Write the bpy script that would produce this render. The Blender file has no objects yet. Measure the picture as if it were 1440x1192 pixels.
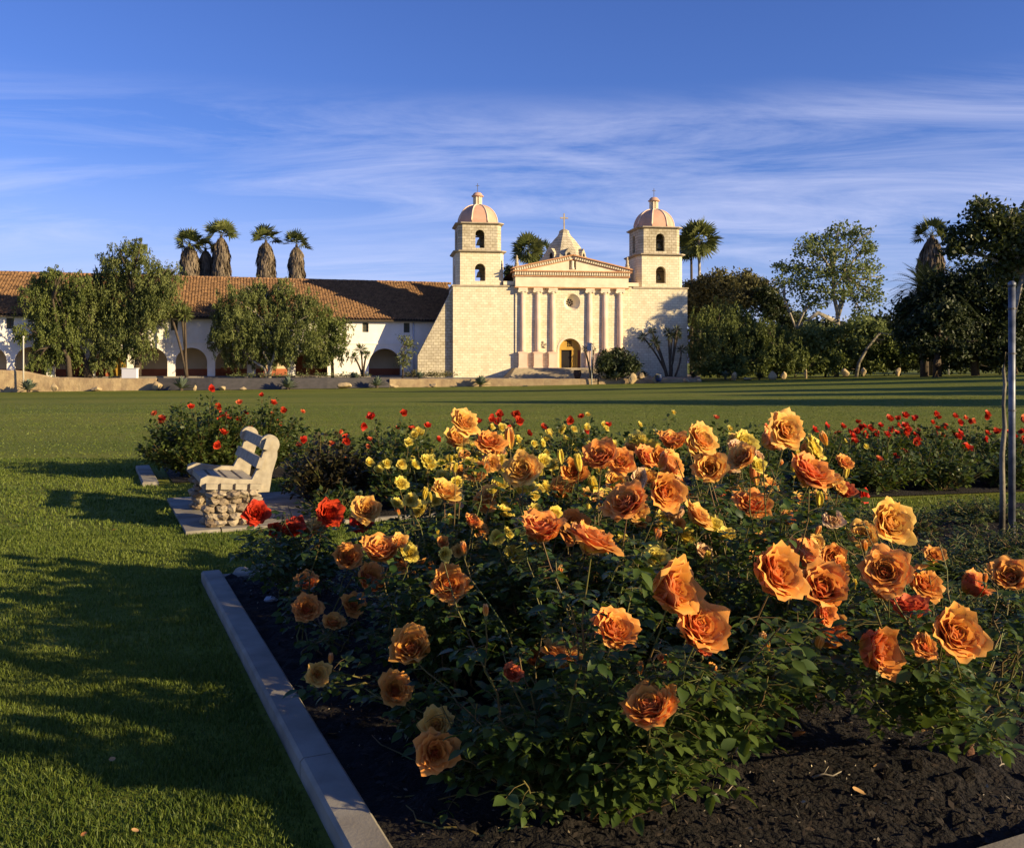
import bpy, bmesh, math, random
import numpy as np
from mathutils import Vector, Matrix
from mathutils.geometry import tessellate_polygon
R = math.radians
S = bpy.context.scene
C = S.collection
# ---------------------------------------------------------------- camera
H = 1.45; F = 1300.0; HY = 510.0
cd = bpy.data.cameras.new('camera'); cam = bpy.data.objects.new('camera', cd); C.objects.link(cam)
cam.location = (0, 0, H); cam.rotation_euler = (R(90), 0, 0)
cd.sensor_width = 36; cd.lens = F / 1440 * 36; cd.shift_y = -(596 - HY) / 1440
cd.clip_start = .05; cd.clip_end = 20000
S.camera = cam
S.render.resolution_x = 1024; S.render.resolution_y = 847
# ---------------------------------------------------------------- light
SUN_EL = 15.5; SUN_AZ = 24.0      # elevation; degrees in front of due right
sd = Vector((math.cos(R(SUN_EL)) * math.cos(R(SUN_AZ)), -math.cos(R(SUN_EL)) * math.sin(R(SUN_AZ)), math.sin(R(SUN_EL))))
sl = bpy.data.lights.new('sun', 'SUN'); so = bpy.data.objects.new('sun', sl); C.objects.link(so)
so.rotation_euler = sd.to_track_quat('Z', 'Y').to_euler()
sl.energy = 5.0; sl.angle = R(.5); sl.color = (1.0, .79, .45)
W = bpy.data.worlds.new('World'); S.world = W; W.use_nodes = True
nt = W.node_tree; nt.nodes.clear()
def N(t, **k):
    n = nt.nodes.new(t)
    for a, b in k.items():
        if a in ('ins',):
            for i, v in b.items(): n.inputs[i].default_value = v
        else: setattr(n, a, b)
    return n
def Lk(a, b): nt.links.new(a, b)
sky = N('ShaderNodeTexSky', sky_type='NISHITA', sun_disc=False, sun_elevation=R(SUN_EL), sun_rotation=R(90 + SUN_AZ))
sky.air_density = 1.0; sky.dust_density = .3; sky.ozone_density = 3.0
tc = N('ShaderNodeTexCoord')
tint = N('ShaderNodeMix', data_type='RGBA', blend_type='MULTIPLY'); tint.inputs[0].default_value = 1
tint.inputs[7].default_value = (.60, .73, 1.30, 1)
Lk(sky.outputs[0], tint.inputs[6])
# cirrus: project the direction on a plane high overhead
sep = N('ShaderNodeSeparateXYZ'); Lk(tc.outputs['Generated'], sep.inputs[0])
zc = N('ShaderNodeMath', operation='MAXIMUM'); Lk(sep.outputs[2], zc.inputs[0]); zc.inputs[1].default_value = .02
zz = N('ShaderNodeMath', operation='ADD'); Lk(zc.outputs[0], zz.inputs[0]); zz.inputs[1].default_value = .12
dx = N('ShaderNodeMath', operation='DIVIDE'); Lk(sep.outputs[0], dx.inputs[0]); Lk(zz.outputs[0], dx.inputs[1])
dy = N('ShaderNodeMath', operation='DIVIDE'); Lk(sep.outputs[1], dy.inputs[0]); Lk(zz.outputs[0], dy.inputs[1])
cmb = N('ShaderNodeCombineXYZ'); Lk(dx.outputs[0], cmb.inputs[0]); Lk(dy.outputs[0], cmb.inputs[1])
mp = N('ShaderNodeMapping'); Lk(cmb.outputs[0], mp.inputs[0])
mp.inputs['Rotation'].default_value = (0, 0, R(4)); mp.inputs['Scale'].default_value = (.55, 1.5, 1); mp.inputs['Location'].default_value = (2.3, 1.12, 0)
n1 = N('ShaderNodeTexNoise'); Lk(mp.outputs[0], n1.inputs[0])
n1.inputs['Scale'].default_value = 1.25; n1.inputs['Detail'].default_value = 9; n1.inputs['Roughness'].default_value = .66; n1.inputs['Distortion'].default_value = .8
n2 = N('ShaderNodeTexNoise'); Lk(mp.outputs[0], n2.inputs[0]); n2.inputs['Scale'].default_value = .55; n2.inputs['Detail'].default_value = 2
r1 = N('ShaderNodeMapRange'); Lk(n1.outputs[0], r1.inputs[0]); r1.inputs[1].default_value = .40; r1.inputs[2].default_value = .80
r2 = N('ShaderNodeMapRange'); Lk(n2.outputs[0], r2.inputs[0]); r2.inputs[1].default_value = .28; r2.inputs[2].default_value = .52
# clouds lie in a band of elevation: thin out overhead
r3 = N('ShaderNodeMapRange'); Lk(sep.outputs[2], r3.inputs[0]); r3.inputs[1].default_value = .29; r3.inputs[2].default_value = .235; r3.interpolation_type = 'SMOOTHSTEP'
m1 = N('ShaderNodeMath', operation='MULTIPLY'); Lk(r1.outputs[0], m1.inputs[0]); Lk(r2.outputs[0], m1.inputs[1])
m2 = N('ShaderNodeMath', operation='MULTIPLY'); Lk(m1.outputs[0], m2.inputs[0]); Lk(r3.outputs[0], m2.inputs[1])
m3 = N('ShaderNodeMath', operation='MULTIPLY'); Lk(m2.outputs[0], m3.inputs[0]); m3.inputs[1].default_value = .62
cm = N('ShaderNodeMix', data_type='RGBA'); Lk(m3.outputs[0], cm.inputs[0]); Lk(tint.outputs[2], cm.inputs[6]); cm.inputs[7].default_value = (6.9, 7.0, 8.8, 1)
hz = N('ShaderNodeMapRange', interpolation_type='SMOOTHSTEP'); Lk(sep.outputs[2], hz.inputs[0]); hz.inputs[1].default_value = .24; hz.inputs[2].default_value = .02; hz.inputs[4].default_value = .62
hx = N('ShaderNodeMapRange'); Lk(sep.outputs[0], hx.inputs[0]); hx.inputs[1].default_value = .5; hx.inputs[2].default_value = -.5; hx.inputs[3].default_value = .45
hm = N('ShaderNodeMath', operation='MULTIPLY'); Lk(hz.outputs[0], hm.inputs[0]); Lk(hx.outputs[0], hm.inputs[1])
cm2 = N('ShaderNodeMix', data_type='RGBA'); Lk(hm.outputs[0], cm2.inputs[0]); Lk(cm.outputs[2], cm2.inputs[6]); cm2.inputs[7].default_value = (4.6, 5.2, 8.2, 1)
bg = N('ShaderNodeBackground'); Lk(cm2.outputs[2], bg.inputs[0]); bg.inputs[1].default_value = .070
wo = N('ShaderNodeOutputWorld'); Lk(bg.outputs[0], wo.inputs[0])
S.view_settings.view_transform = 'Standard'; S.view_settings.look = 'None'; S.view_settings.gamma = 1
S.view_settings.exposure = 0.9
S.render.engine = 'CYCLES'
# ---------------------------------------------------------------- materials
def mat(name, col, rough=.8, var=0, scale=5, col2=None, bump=0, bscale=20, transl=0, tcol=None, island=False, spec=.3, detail=4, metal=0, stretch=None, bdist=.02):
    m = bpy.data.materials.new(name); m.use_nodes = True
    t = m.node_tree; t.nodes.clear(); L = t.links.new
    out = t.nodes.new('ShaderNodeOutputMaterial'); b = t.nodes.new('ShaderNodeBsdfPrincipled')
    b.inputs['Roughness'].default_value = rough; b.inputs['Specular IOR Level'].default_value = spec; b.inputs['Metallic'].default_value = metal
    b.inputs['Base Color'].default_value = (*col, 1)
    src = None
    co = t.nodes.new('ShaderNodeTexCoord'); vec = co.outputs['Object']
    if stretch:
        mpn = t.nodes.new('ShaderNodeMapping'); mpn.inputs['Scale'].default_value = stretch; L(vec, mpn.inputs[0]); vec = mpn.outputs[0]
    if col2 is not None:
        mx = t.nodes.new('ShaderNodeMix'); mx.data_type = 'RGBA'
        mx.inputs[6].default_value = (*col, 1); mx.inputs[7].default_value = (*col2, 1)
        if island:
            g = t.nodes.new('ShaderNodeNewGeometry'); nn = t.nodes.new('ShaderNodeTexNoise'); nn.inputs['Scale'].default_value = .55; nn.inputs['Detail'].default_value = 3; L(vec, nn.inputs[0])
            q1 = t.nodes.new('ShaderNodeMapRange'); q1.inputs[1].default_value = .38; q1.inputs[2].default_value = .62; q1.inputs[3].default_value = -.30; q1.inputs[4].default_value = .40; L(nn.outputs[0], q1.inputs[0])
            q2 = t.nodes.new('ShaderNodeMath'); q2.use_clamp = True; L(g.outputs['Random Per Island'], q2.inputs[0]); L(q1.outputs[0], q2.inputs[1]); L(q2.outputs[0], mx.inputs[0])
        else:
            n = t.nodes.new('ShaderNodeTexNoise'); n.inputs['Scale'].default_value = scale; n.inputs['Detail'].default_value = detail; L(vec, n.inputs[0])
            r = t.nodes.new('ShaderNodeMapRange'); r.inputs[1].default_value = .35; r.inputs[2].default_value = .65; L(n.outputs[0], r.inputs[0]); L(r.outputs[0], mx.inputs[0])
        src = mx.outputs[2]; L(src, b.inputs['Base Color'])
    if bump:
        n = t.nodes.new('ShaderNodeTexNoise'); n.inputs['Scale'].default_value = bscale; n.inputs['Detail'].default_value = 6; L(vec, n.inputs[0])
        bp = t.nodes.new('ShaderNodeBump'); bp.inputs['Strength'].default_value = bump; bp.inputs['Distance'].default_value = bdist; L(n.outputs[0], bp.inputs['Height']); L(bp.outputs[0], b.inputs['Normal'])
    if transl:
        tr = t.nodes.new('ShaderNodeBsdfTranslucent'); ms = t.nodes.new('ShaderNodeMixShader'); ms.inputs[0].default_value = transl
        if tcol: tr.inputs[0].default_value = (*tcol, 1)
        elif src: L(src, tr.inputs[0])
        else: tr.inputs[0].default_value = (*col, 1)
        L(b.outputs[0], ms.inputs[1]); L(tr.outputs[0], ms.inputs[2]); L(ms.outputs[0], out.inputs[0])
    else: L(b.outputs[0], out.inputs[0])
    return m
def stone_mat(name, c1, c2, mortar, bw, bh, ms=.02, bump=.35, stain=None):
    m = bpy.data.materials.new(name); m.use_nodes = True
    t = m.node_tree; L = t.links.new; b = t.nodes['Principled BSDF']; b.inputs['Roughness'].default_value = .9; b.inputs['Specular IOR Level'].default_value = .15
    co = t.nodes.new('ShaderNodeTexCoord'); s = t.nodes.new('ShaderNodeSeparateXYZ'); L(co.outputs['Object'], s.inputs[0])
    a = t.nodes.new('ShaderNodeMath'); L(s.outputs[0], a.inputs[0]); L(s.outputs[1], a.inputs[1])
    nz = t.nodes.new('ShaderNodeTexNoise'); nz.inputs['Scale'].default_value = 1.3; L(co.outputs['Object'], nz.inputs[0])
    nm = t.nodes.new('ShaderNodeMath'); nm.operation = 'MULTIPLY_ADD'; nm.inputs[1].default_value = .10; L(nz.outputs[0], nm.inputs[0]); L(s.outputs[2], nm.inputs[2])
    c = t.nodes.new('ShaderNodeCombineXYZ'); L(a.outputs[0], c.inputs[0]); L(nm.outputs[0], c.inputs[1])
    br = t.nodes.new('ShaderNodeTexBrick'); L(c.outputs[0], br.inputs[0])
    br.inputs['Color1'].default_value = (*c1, 1); br.inputs['Color2'].default_value = (*c2, 1); br.inputs['Mortar'].default_value = (*mortar, 1)
    br.inputs['Scale'].default_value = 1; br.inputs['Brick Width'].default_value = bw; br.inputs['Row Height'].default_value = bh; br.inputs['Mortar Size'].default_value = ms; br.inputs['Mortar Smooth'].default_value = .3
    n = t.nodes.new('ShaderNodeTexNoise'); n.inputs['Scale'].default_value = .9; n.inputs['Detail'].default_value = 8; n.inputs['Roughness'].default_value = .7; L(co.outputs['Object'], n.inputs[0])
    r = t.nodes.new('ShaderNodeMapRange'); r.inputs[1].default_value = .45; r.inputs[2].default_value = .75; L(n.outputs[0], r.inputs[0])
    mx = t.nodes.new('ShaderNodeMix'); mx.data_type = 'RGBA'; mx.blend_type = 'MULTIPLY'; L(r.outputs[0], mx.inputs[0]); L(br.outputs[0], mx.inputs[6])
    mx.inputs[7].default_value = (*(stain or (.82, .78, .70)), 1); L(mx.outputs[2], b.inputs['Base Color'])
    bp = t.nodes.new('ShaderNodeBump'); bp.inputs['Strength'].default_value = bump; bp.inputs['Distance'].default_value = .03; bp.invert = True
    n3 = t.nodes.new('ShaderNodeTexNoise'); n3.inputs['Scale'].default_value = 6; n3.inputs['Detail'].default_value = 6; L(co.outputs['Object'], n3.inputs[0])
    ad = t.nodes.new('ShaderNodeMath'); L(br.outputs['Fac'], ad.inputs[0]); L(n3.outputs[0], ad.inputs[1])
    L(ad.outputs[0], bp.inputs['Height']); L(bp.outputs[0], b.inputs['Normal'])
    return m
M = {}
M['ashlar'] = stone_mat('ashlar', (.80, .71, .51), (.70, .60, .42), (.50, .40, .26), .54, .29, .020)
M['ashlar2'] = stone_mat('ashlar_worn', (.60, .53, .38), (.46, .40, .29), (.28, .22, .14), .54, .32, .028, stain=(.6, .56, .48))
M['plaster'] = mat('cream_plaster', (.78, .68, .49), .9, col2=(.68, .57, .40), scale=1.2, bump=.2, bscale=8)
M['pinkcol'] = mat('pink_plaster', (.74, .56, .42), .9, col2=(.66, .47, .34), scale=1.0, bump=.15)
M['pinkdome'] = mat('pink_dome', (.60, .35, .24), .85, col2=(.48, .28, .19), scale=.9, bump=.2, bscale=6)
M['trim'] = mat('weathered_trim', (.46, .38, .27), .9, col2=(.33, .27, .18), scale=2, bump=.3)
M['redtrim'] = mat('painted_red_trim', (.56, .30, .15), .85, col2=(.46, .22, .10), scale=3)
M['yellowdoor'] = mat('ochre_door', (.50, .30, .045), .6, col2=(.42, .24, .04), scale=3)
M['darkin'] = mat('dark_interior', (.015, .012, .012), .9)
M['iron'] = mat('old_iron', (.10, .09, .08), .6, spec=.4)
M['bronze'] = mat('bronze', (.12, .12, .08), .5, metal=.6)
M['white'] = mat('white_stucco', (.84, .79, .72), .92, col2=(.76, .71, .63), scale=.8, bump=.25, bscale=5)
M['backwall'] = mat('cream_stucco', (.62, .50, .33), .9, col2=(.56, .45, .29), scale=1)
M['dado'] = mat('red_dado', (.40, .13, .06), .85, col2=(.33, .10, .05), scale=1)
M['wooddoor'] = mat('brown_door', (.22, .07, .025), .6, col2=(.15, .05, .02), scale=4, stretch=(6, 6, 1))
M['tile'] = mat('clay_tile', (.30, .165, .075), .85, col2=(.135, .075, .038), scale=2.2, bump=.4, bscale=9, detail=8)
M['shutter'] = mat('window_shutter', (.07, .075, .055), .6)
M['rubble'] = mat('rubble_stone', (.36, .29, .20), .9, col2=(.17, .12, .075), bump=.9, bscale=26, island=True)
M['sandwall'] = mat('sandstone_wall', (.42, .31, .17), .92, col2=(.30, .21, .12), scale=1.6, bump=.8, bscale=5, bdist=.05)
M['boulder'] = mat('sandstone', (.48, .36, .19), .9, col2=(.34, .25, .14), scale=1.5, bump=.7, bscale=5, bdist=.06)
M['concrete'] = mat('concrete', (.30, .27, .215), .9, col2=(.19, .165, .13), scale=5, bump=.35, bscale=90, bdist=.004, detail=9)
M['benchcon'] = mat('bench_concrete', (.40, .345, .25), .9, col2=(.28, .235, .17), scale=12, bump=.3, bscale=80, bdist=.004)
M['paving'] = mat('paving', (.22, .19, .16), .9, col2=(.16, .14, .12), scale=.4)
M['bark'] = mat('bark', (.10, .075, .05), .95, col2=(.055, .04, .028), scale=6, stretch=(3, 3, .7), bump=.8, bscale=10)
M['mottled'] = mat('mottled_bark', (.30, .26, .19), .9, col2=(.07, .06, .045), scale=3.5, bump=.5)
M['palebark'] = mat('pale_bark', (.42, .37, .28), .9, col2=(.20, .17, .12), scale=2.5, bump=.4)
M['skirt'] = mat('dead_fronds', (.25, .195, .135), .95, col2=(.10, .075, .05), island=True)
M['pepper'] = mat('pepper_leaves', (.060, .080, .018), .6, col2=(.185, .205, .060), island=True, transl=.3, spec=.25)
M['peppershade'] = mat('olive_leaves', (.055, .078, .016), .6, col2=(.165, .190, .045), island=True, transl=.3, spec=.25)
M['brownleaf'] = mat('brownish_leaves', (.080, .080, .028), .7, col2=(.18, .16, .06), island=True, transl=.25)
M['sycamore'] = mat('sycamore_leaves', (.10, .13, .035), .55, col2=(.22, .26, .085), island=True, transl=.4)
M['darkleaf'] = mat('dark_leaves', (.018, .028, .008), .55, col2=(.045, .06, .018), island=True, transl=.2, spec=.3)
M['bigleaf'] = mat('magnolia_leaves', (.030, .042, .010), .45, col2=(.085, .10, .026), island=True, transl=.25, spec=.4)
M['palmleaf'] = mat('palm_leaves', (.07, .09, .022), .5, col2=(.16, .17, .05), island=True, transl=.2, spec=.4)
M['palmgold'] = mat('golden_palm_leaves', (.22, .17, .045), .6, col2=(.12, .12, .03), island=True, transl=.2)
M['agave'] = mat('agave_leaves', (.07, .10, .07), .6, col2=(.13, .155, .105), island=True)
M['yucca'] = mat('yucca_leaves', (.022, .032, .014), .5, col2=(.05, .06, .022), island=True)
M['roseleaf'] = mat('rose_leaves', (.016, .040, .008), .46, col2=(.072, .105, .022), island=True, transl=.22, tcol=(.16, .22, .02), spec=.25)
M['rosefar'] = mat('rose_leaves_far', (.016, .036, .008), .5, col2=(.085, .110, .022), island=True, transl=.22, tcol=(.10, .14, .015), spec=.3)
M['rosered'] = mat('rose_leaves_reddish', (.020, .022, .008), .5, col2=(.065, .05, .018), island=True, transl=.2, spec=.3)
M['cane'] = mat('rose_canes', (.11, .13, .03), .6, col2=(.14, .075, .03), scale=6)
M['caneold'] = mat('old_cane', (.13, .055, .028), .9, col2=(.07, .035, .02), scale=30, bump=.8, bscale=60)
M['grass'] = mat('grass_blades', (.055, .092, .012), .55, col2=(.155, .190, .028), island=True, transl=.3, spec=.25)
M['chip'] = mat('mulch_chips', (.040, .027, .018), .8, col2=(.008, .006, .005), island=True)
M['chippale'] = mat('pale_chips', (.50, .42, .30), .6, col2=(.08, .06, .04), island=True)
M['stepstone'] = mat('step_stone', (.44, .36, .24), .9, col2=(.34, .27, .18), scale=3, bump=.5)
M['metal'] = mat('grey_post', (.20, .21, .24), .5, metal=.4, col2=(.07, .08, .10), scale=9)
M['potblue'] = mat('blue_glaze', (.03, .05, .14), .3, spec=.5)
M['potdark'] = mat('dark_clay', (.06, .035, .025), .8)
M['signwhite'] = mat('white_paint', (.62, .62, .66), .6)
M['postw'] = mat('pale_paint', (.5, .48, .42), .7)
M['hill'] = mat('haze_blue_hill', (.055, .075, .16), 1, col2=(.07, .085, .17), scale=.004)  # blue of distance haze put into the base colour; no air modelled
M['soil'] = mat('soil', (.009, .007, .006), .95, col2=(.018, .013, .010), scale=14, bump=1, bscale=45, bdist=.03, detail=10)

def petal_mat(name, front, inner, back, transl=.35, rnd=.25, edge=None):
    m = bpy.data.materials.new(name); m.use_nodes = True
    t = m.node_tree; t.nodes.clear(); L = t.links.new
    out = t.nodes.new('ShaderNodeOutputMaterial'); b = t.nodes.new('ShaderNodeBsdfPrincipled'); b.inputs['Roughness'].default_value = .55; b.inputs['Specular IOR Level'].default_value = .2
    at = t.nodes.new('ShaderNodeAttribute'); at.attribute_name = 'tip'
    at2 = t.nodes.new('ShaderNodeAttribute'); at2.attribute_name = 'layer'
    oi = t.nodes.new('ShaderNodeObjectInfo'); g = t.nodes.new('ShaderNodeNewGeometry')
    def mix(fac, a, bb):
        x = t.nodes.new('ShaderNodeMix'); x.data_type = 'RGBA'
        L(fac, x.inputs[0])
        for i, v in ((6, a), (7, bb)):
            if isinstance(v, tuple): x.inputs[i].default_value = (*v, 1)
            else: L(v, x.inputs[i])
        return x.outputs[2]
    c = mix(at2.outputs['Fac'], inner, front)  # deeper inner petals: own colour plus painted shade between petals
    def ramp(a_, b_):
        q = t.nodes.new('ShaderNodeMapRange'); q.interpolation_type = 'SMOOTHSTEP'; q.inputs[1].default_value = a_; q.inputs[2].default_value = b_; L(at.outputs['Fac'], q.inputs[0]); return q.outputs[0]
    c = mix(ramp(.05, .5), back, c)
    c = mix(ramp(.72, 1.0), c, edge or front)  # paler rims: own tint plus lit edges put into the colour
    bk = t.nodes.new('ShaderNodeMath'); bk.operation = 'MULTIPLY'; L(g.outputs['Backfacing'], bk.inputs[0]); bk.inputs[1].default_value = .6
    c = mix(bk.outputs[0], c, back)
    hv = t.nodes.new('ShaderNodeHueSaturation'); L(c, hv.inputs['Color'])
    r = t.nodes.new('ShaderNodeMapRange'); L(oi.outputs['Random'], r.inputs[0]); r.inputs[3].default_value = .5 - .035 * rnd * 2; r.inputs[4].default_value = .5 + .035 * rnd * 2
    L(r.outputs[0], hv.inputs['Hue'])
    r2 = t.nodes.new('ShaderNodeMapRange'); L(g.outputs['Random Per Island'], r2.inputs[0]); r2.inputs[3].default_value = .72; r2.inputs[4].default_value = 1.12
    L(r2.outputs[0], hv.inputs['Value'])
    tr = t.nodes.new('ShaderNodeBsdfTranslucent'); ms = t.nodes.new('ShaderNodeMixShader'); ms.inputs[0].default_value = transl
    L(hv.outputs[0], b.inputs['Base Color']); L(hv.outputs[0], tr.inputs[0]); L(b.outputs[0], ms.inputs[1]); L(tr.outputs[0], ms.inputs[2]); L(ms.outputs[0], out.inputs[0])
    return m
M['apricot'] = petal_mat('apricot_petals', (.78, .23, .085), (.78, .19, .030), (.85, .42, .06), .34, .10, (.86, .42, .20))
M['gold'] = petal_mat('gold_petals', (.82, .36, .11), (.82, .32, .05), (.86, .55, .10), .38, .10, (.88, .58, .26))
M['red'] = petal_mat('red_petals', (.62, .040, .014), (.50, .015, .010), (.60, .06, .02), .3, .06)
M['coral'] = petal_mat('coral_petals', (.70, .13, .06), (.65, .08, .03), (.70, .2, .06), .3, .06)
M['yellow'] = petal_mat('yellow_petals', (.80, .66, .12), (.80, .56, .04), (.80, .66, .14), .4, .06)
M['peach'] = petal_mat('peach_petals', (.80, .52, .30), (.80, .46, .18), (.80, .60, .34), .4, .06)

def lawn_mat():
    m = bpy.data.materials.new('lawn'); m.use_nodes = True; t = m.node_tree; L = t.links.new; b = t.nodes['Principled BSDF']
    b.inputs['Roughness'].default_value = .95; b.inputs['Specular IOR Level'].default_value = .1
    co = t.nodes.new('ShaderNodeTexCoord')
    def noise(sc, stretch=(1, 1, 1), det=5):
        mpn = t.nodes.new('ShaderNodeMapping'); mpn.inputs['Scale'].default_value = stretch; L(co.outputs['Object'], mpn.inputs[0])
        n = t.nodes.new('ShaderNodeTexNoise'); n.inputs['Scale'].default_value = sc; n.inputs['Detail'].default_value = det; n.inputs['Roughness'].default_value = .65; L(mpn.outputs[0], n.inputs[0]); return n.outputs[0]
    def rng(o, a, bb):
        r = t.nodes.new('ShaderNodeMapRange'); r.inputs[1].default_value = a; r.inputs[2].default_value = bb; L(o, r.inputs[0]); return r.outputs[0]
    def mix(f, a, bb):
        x = t.nodes.new('ShaderNodeMix'); x.data_type = 'RGBA'; L(f, x.inputs[0])
        for i, v in ((6, a), (7, bb)):
            if isinstance(v, tuple): x.inputs[i].default_value = (*v, 1)
            else: L(v, x.inputs[i])
        return x.outputs[2]
    c = mix(rng(noise(.25, (1, 1, 1), 6), .35, .65), (.150, .175, .022), (.205, .200, .034))
    c = mix(rng(noise(.05, (.35, 2.2, 1), 3), .40, .60), c, (.125, .150, .020))
    c = mix(rng(noise(22, (1, 1, 1), 4), .52, .72), c, (.045, .06, .010))
    c = mix(rng(noise(3.0, (1, 1, 1), 6), .60, .75), c, (.20, .175, .05))
    L(c, b.inputs['Base Color'])
    bp = t.nodes.new('ShaderNodeBump'); bp.inputs['Strength'].default_value = .8; bp.inputs['Distance'].default_value = .03
    L(noise(30, (1, 1, 1), 6), bp.inputs['Height']); L(bp.outputs[0], b.inputs['Normal'])
    return m
M['lawn'] = lawn_mat()
# ---------------------------------------------------------------- helpers
def Z(py, D): return H + (HY - py) * D / F
def X(px, D): return (px - 720) / F * D
def sstep(a, b, v):
    t = min(1, max(0, (v - a) / (b - a))); return t * t * (3 - 2 * t)
def gz(x, y):
    s = sstep(12, 92, y)
    xs = x * 92 / max(y, 20)
    zf = -.98 + (.0095 * xs if xs < 0 else .0205 * xs + .00012 * xs * xs)
    return s * max(-1.7, min(2.5, zf))
def tag(o, label=None, cat=None, group=None, kind=None):
    if label: o['label'] = label
    if cat: o['category'] = cat
    if group: o['group'] = group
    if kind: o['kind'] = kind
    return o
def empty(name, loc=(0, 0, 0), rz=0):
    o = bpy.data.objects.new(name, None); C.objects.link(o); o.location = loc; o.rotation_euler = (0, 0, rz); o.empty_display_size = .2
    return o
class MB:
    def __init__(s): s.v = []; s.f = []
    def add(s, vs, fs):
        b = len(s.v); s.v += [tuple(v) for v in vs]; s.f += [tuple(b + i for i in f) for f in fs]; return s
    def box(s, x0, x1, y0, y1, z0, z1):
        return s.add([(x0, y0, z0), (x1, y0, z0), (x1, y1, z0), (x0, y1, z0), (x0, y0, z1), (x1, y0, z1), (x1, y1, z1), (x0, y1, z1)],
                     [(0, 3, 2, 1), (4, 5, 6, 7), (0, 1, 5, 4), (1, 2, 6, 5), (2, 3, 7, 6), (3, 0, 4, 7)])
    def obox(s, p, u, w, h, l0, l1, a0, a1, z0, z1):   # oriented: origin p, along u, across w
        pts = []
        for z in (z0, z1):
            for (l, a) in ((l0, a0), (l1, a0), (l1, a1), (l0, a1)):
                pts.append((p[0] + u[0] * l + w[0] * a, p[1] + u[1] * l + w[1] * a, z))
        return s.add(pts, [(0, 3, 2, 1), (4, 5, 6, 7), (0, 1, 5, 4), (1, 2, 6, 5), (2, 3, 7, 6), (3, 0, 4, 7)])
    def tube(s, pts, rad, n=6, cap=True):
        pts = [Vector(p) for p in pts]; k = len(pts)
        if not hasattr(rad, '__len__'): rad = [rad] * k
        vs = []
        ref = Vector((0, 0, 1))
        for i, p in enumerate(pts):
            d = (pts[min(i + 1, k - 1)] - pts[max(i - 1, 0)]).normalized()
            a = d.cross(ref)
            if a.length < .1: a = d.cross(Vector((1, 0, 0)))
            a.normalize(); b = d.cross(a)
            for j in range(n):
                t = 2 * math.pi * j / n; vs.append(p + (a * math.cos(t) + b * math.sin(t)) * rad[i])
        fs = [(i * n + j, i * n + (j + 1) % n, (i + 1) * n + (j + 1) % n, (i + 1) * n + j) for i in range(k - 1) for j in range(n)]
        if cap: fs += [tuple(range(n))[::-1], tuple((k - 1) * n + j for j in range(n))]
        return s.add(vs, fs)
    def lathe(s, prof, n=16, c=(0, 0, 0), rot=0, cap=True):
        vs = [(c[0] + r * math.cos(rot + 2 * math.pi * j / n), c[1] + r * math.sin(rot + 2 * math.pi * j / n), c[2] + z) for r, z in prof for j in range(n)]
        k = len(prof)
        fs = [(i * n + j, i * n + (j + 1) % n, (i + 1) * n + (j + 1) % n, (i + 1) * n + j) for i in range(k - 1) for j in range(n)]
        if cap: fs += [tuple(range(n))[::-1], tuple((k - 1) * n + j for j in range(n))]
        return s.add(vs, fs)
    def prism(s, poly, holes=(), y0=0, y1=1, fr=None):  # polygon in (x,z), extruded along y; fr maps (x,y,z)
        fr = fr or (lambda x, y, z: (x, y, z))
        loops = [list(poly)] + [list(h) for h in holes]
        flat = [p for l in loops for p in l]; n = len(flat)
        tri = tessellate_polygon([[Vector((p[0], p[1], 0)) for p in l] for l in loops])
        vs = [fr(p[0], y0, p[1]) for p in flat] + [fr(p[0], y1, p[1]) for p in flat]
        fs = [tuple(t) for t in tri] + [tuple(i + n for i in t[::-1]) for t in tri]
        b = 0
        for l in loops:
            m = len(l)
            fs += [(b + i, b + (i + 1) % m, n + b + (i + 1) % m, n + b + i) for i in range(m)]; b += m
        return s.add(vs, fs)
    def build(s, name, m, parent=None, smooth=False, recalc=True):
        me = bpy.data.meshes.new(name); me.from_pydata(s.v, [], s.f)
        if recalc:
            bm = bmesh.new(); bm.from_mesh(me); bmesh.ops.recalc_face_normals(bm, faces=bm.faces); bm.to_mesh(me); bm.free()
        me.materials.append(m)
        if smooth:
            me.polygons.foreach_set('use_smooth', [True] * len(me.polygons))
        me.update()
        o = bpy.data.objects.new(name, me); C.objects.link(o)
        if parent: o.parent = parent
        return o
def arch_pts(cx, w, z0, zs, n=12):
    r = w / 2
    return [(cx - r, z0)] + [(cx - r * math.cos(math.pi * i / n), zs + r * math.sin(math.pi * i / n)) for i in range(n + 1)] + [(cx + r, z0)]
def mesh_np(name, V, Fc, m, parent=None, smooth=False, attrs=None):
    V = np.asarray(V, dtype=np.float32).reshape(-1, 3); Fc = np.asarray(Fc, dtype=np.int32)
    me = bpy.data.meshes.new(name); nf, k = Fc.shape
    me.vertices.add(len(V)); me.vertices.foreach_set('co', V.ravel())
    me.loops.add(nf * k); me.loops.foreach_set('vertex_index', Fc.ravel())
    me.polygons.add(nf); me.polygons.foreach_set('loop_start', np.arange(0, nf * k, k, dtype=np.int32))
    if smooth: me.polygons.foreach_set('use_smooth', np.ones(nf, dtype=bool))
    me.update(calc_edges=True); me.validate()
    if attrs:
        for an, av in attrs.items():
            a = me.attributes.new(an, 'FLOAT', 'POINT'); a.data.foreach_set('value', np.asarray(av, dtype=np.float32))
    me.materials.append(m)
    o = bpy.data.objects.new(name, me); C.objects.link(o)
    if parent: o.parent = parent
    return o
def nrm(a): return a / np.maximum(1e-9, np.linalg.norm(a, axis=-1, keepdims=True))
def frames(d, up):
    d = nrm(d); s = nrm(np.cross(d, up)); n = np.cross(s, d)
    return np.stack([s, d, n], axis=-1)
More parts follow.
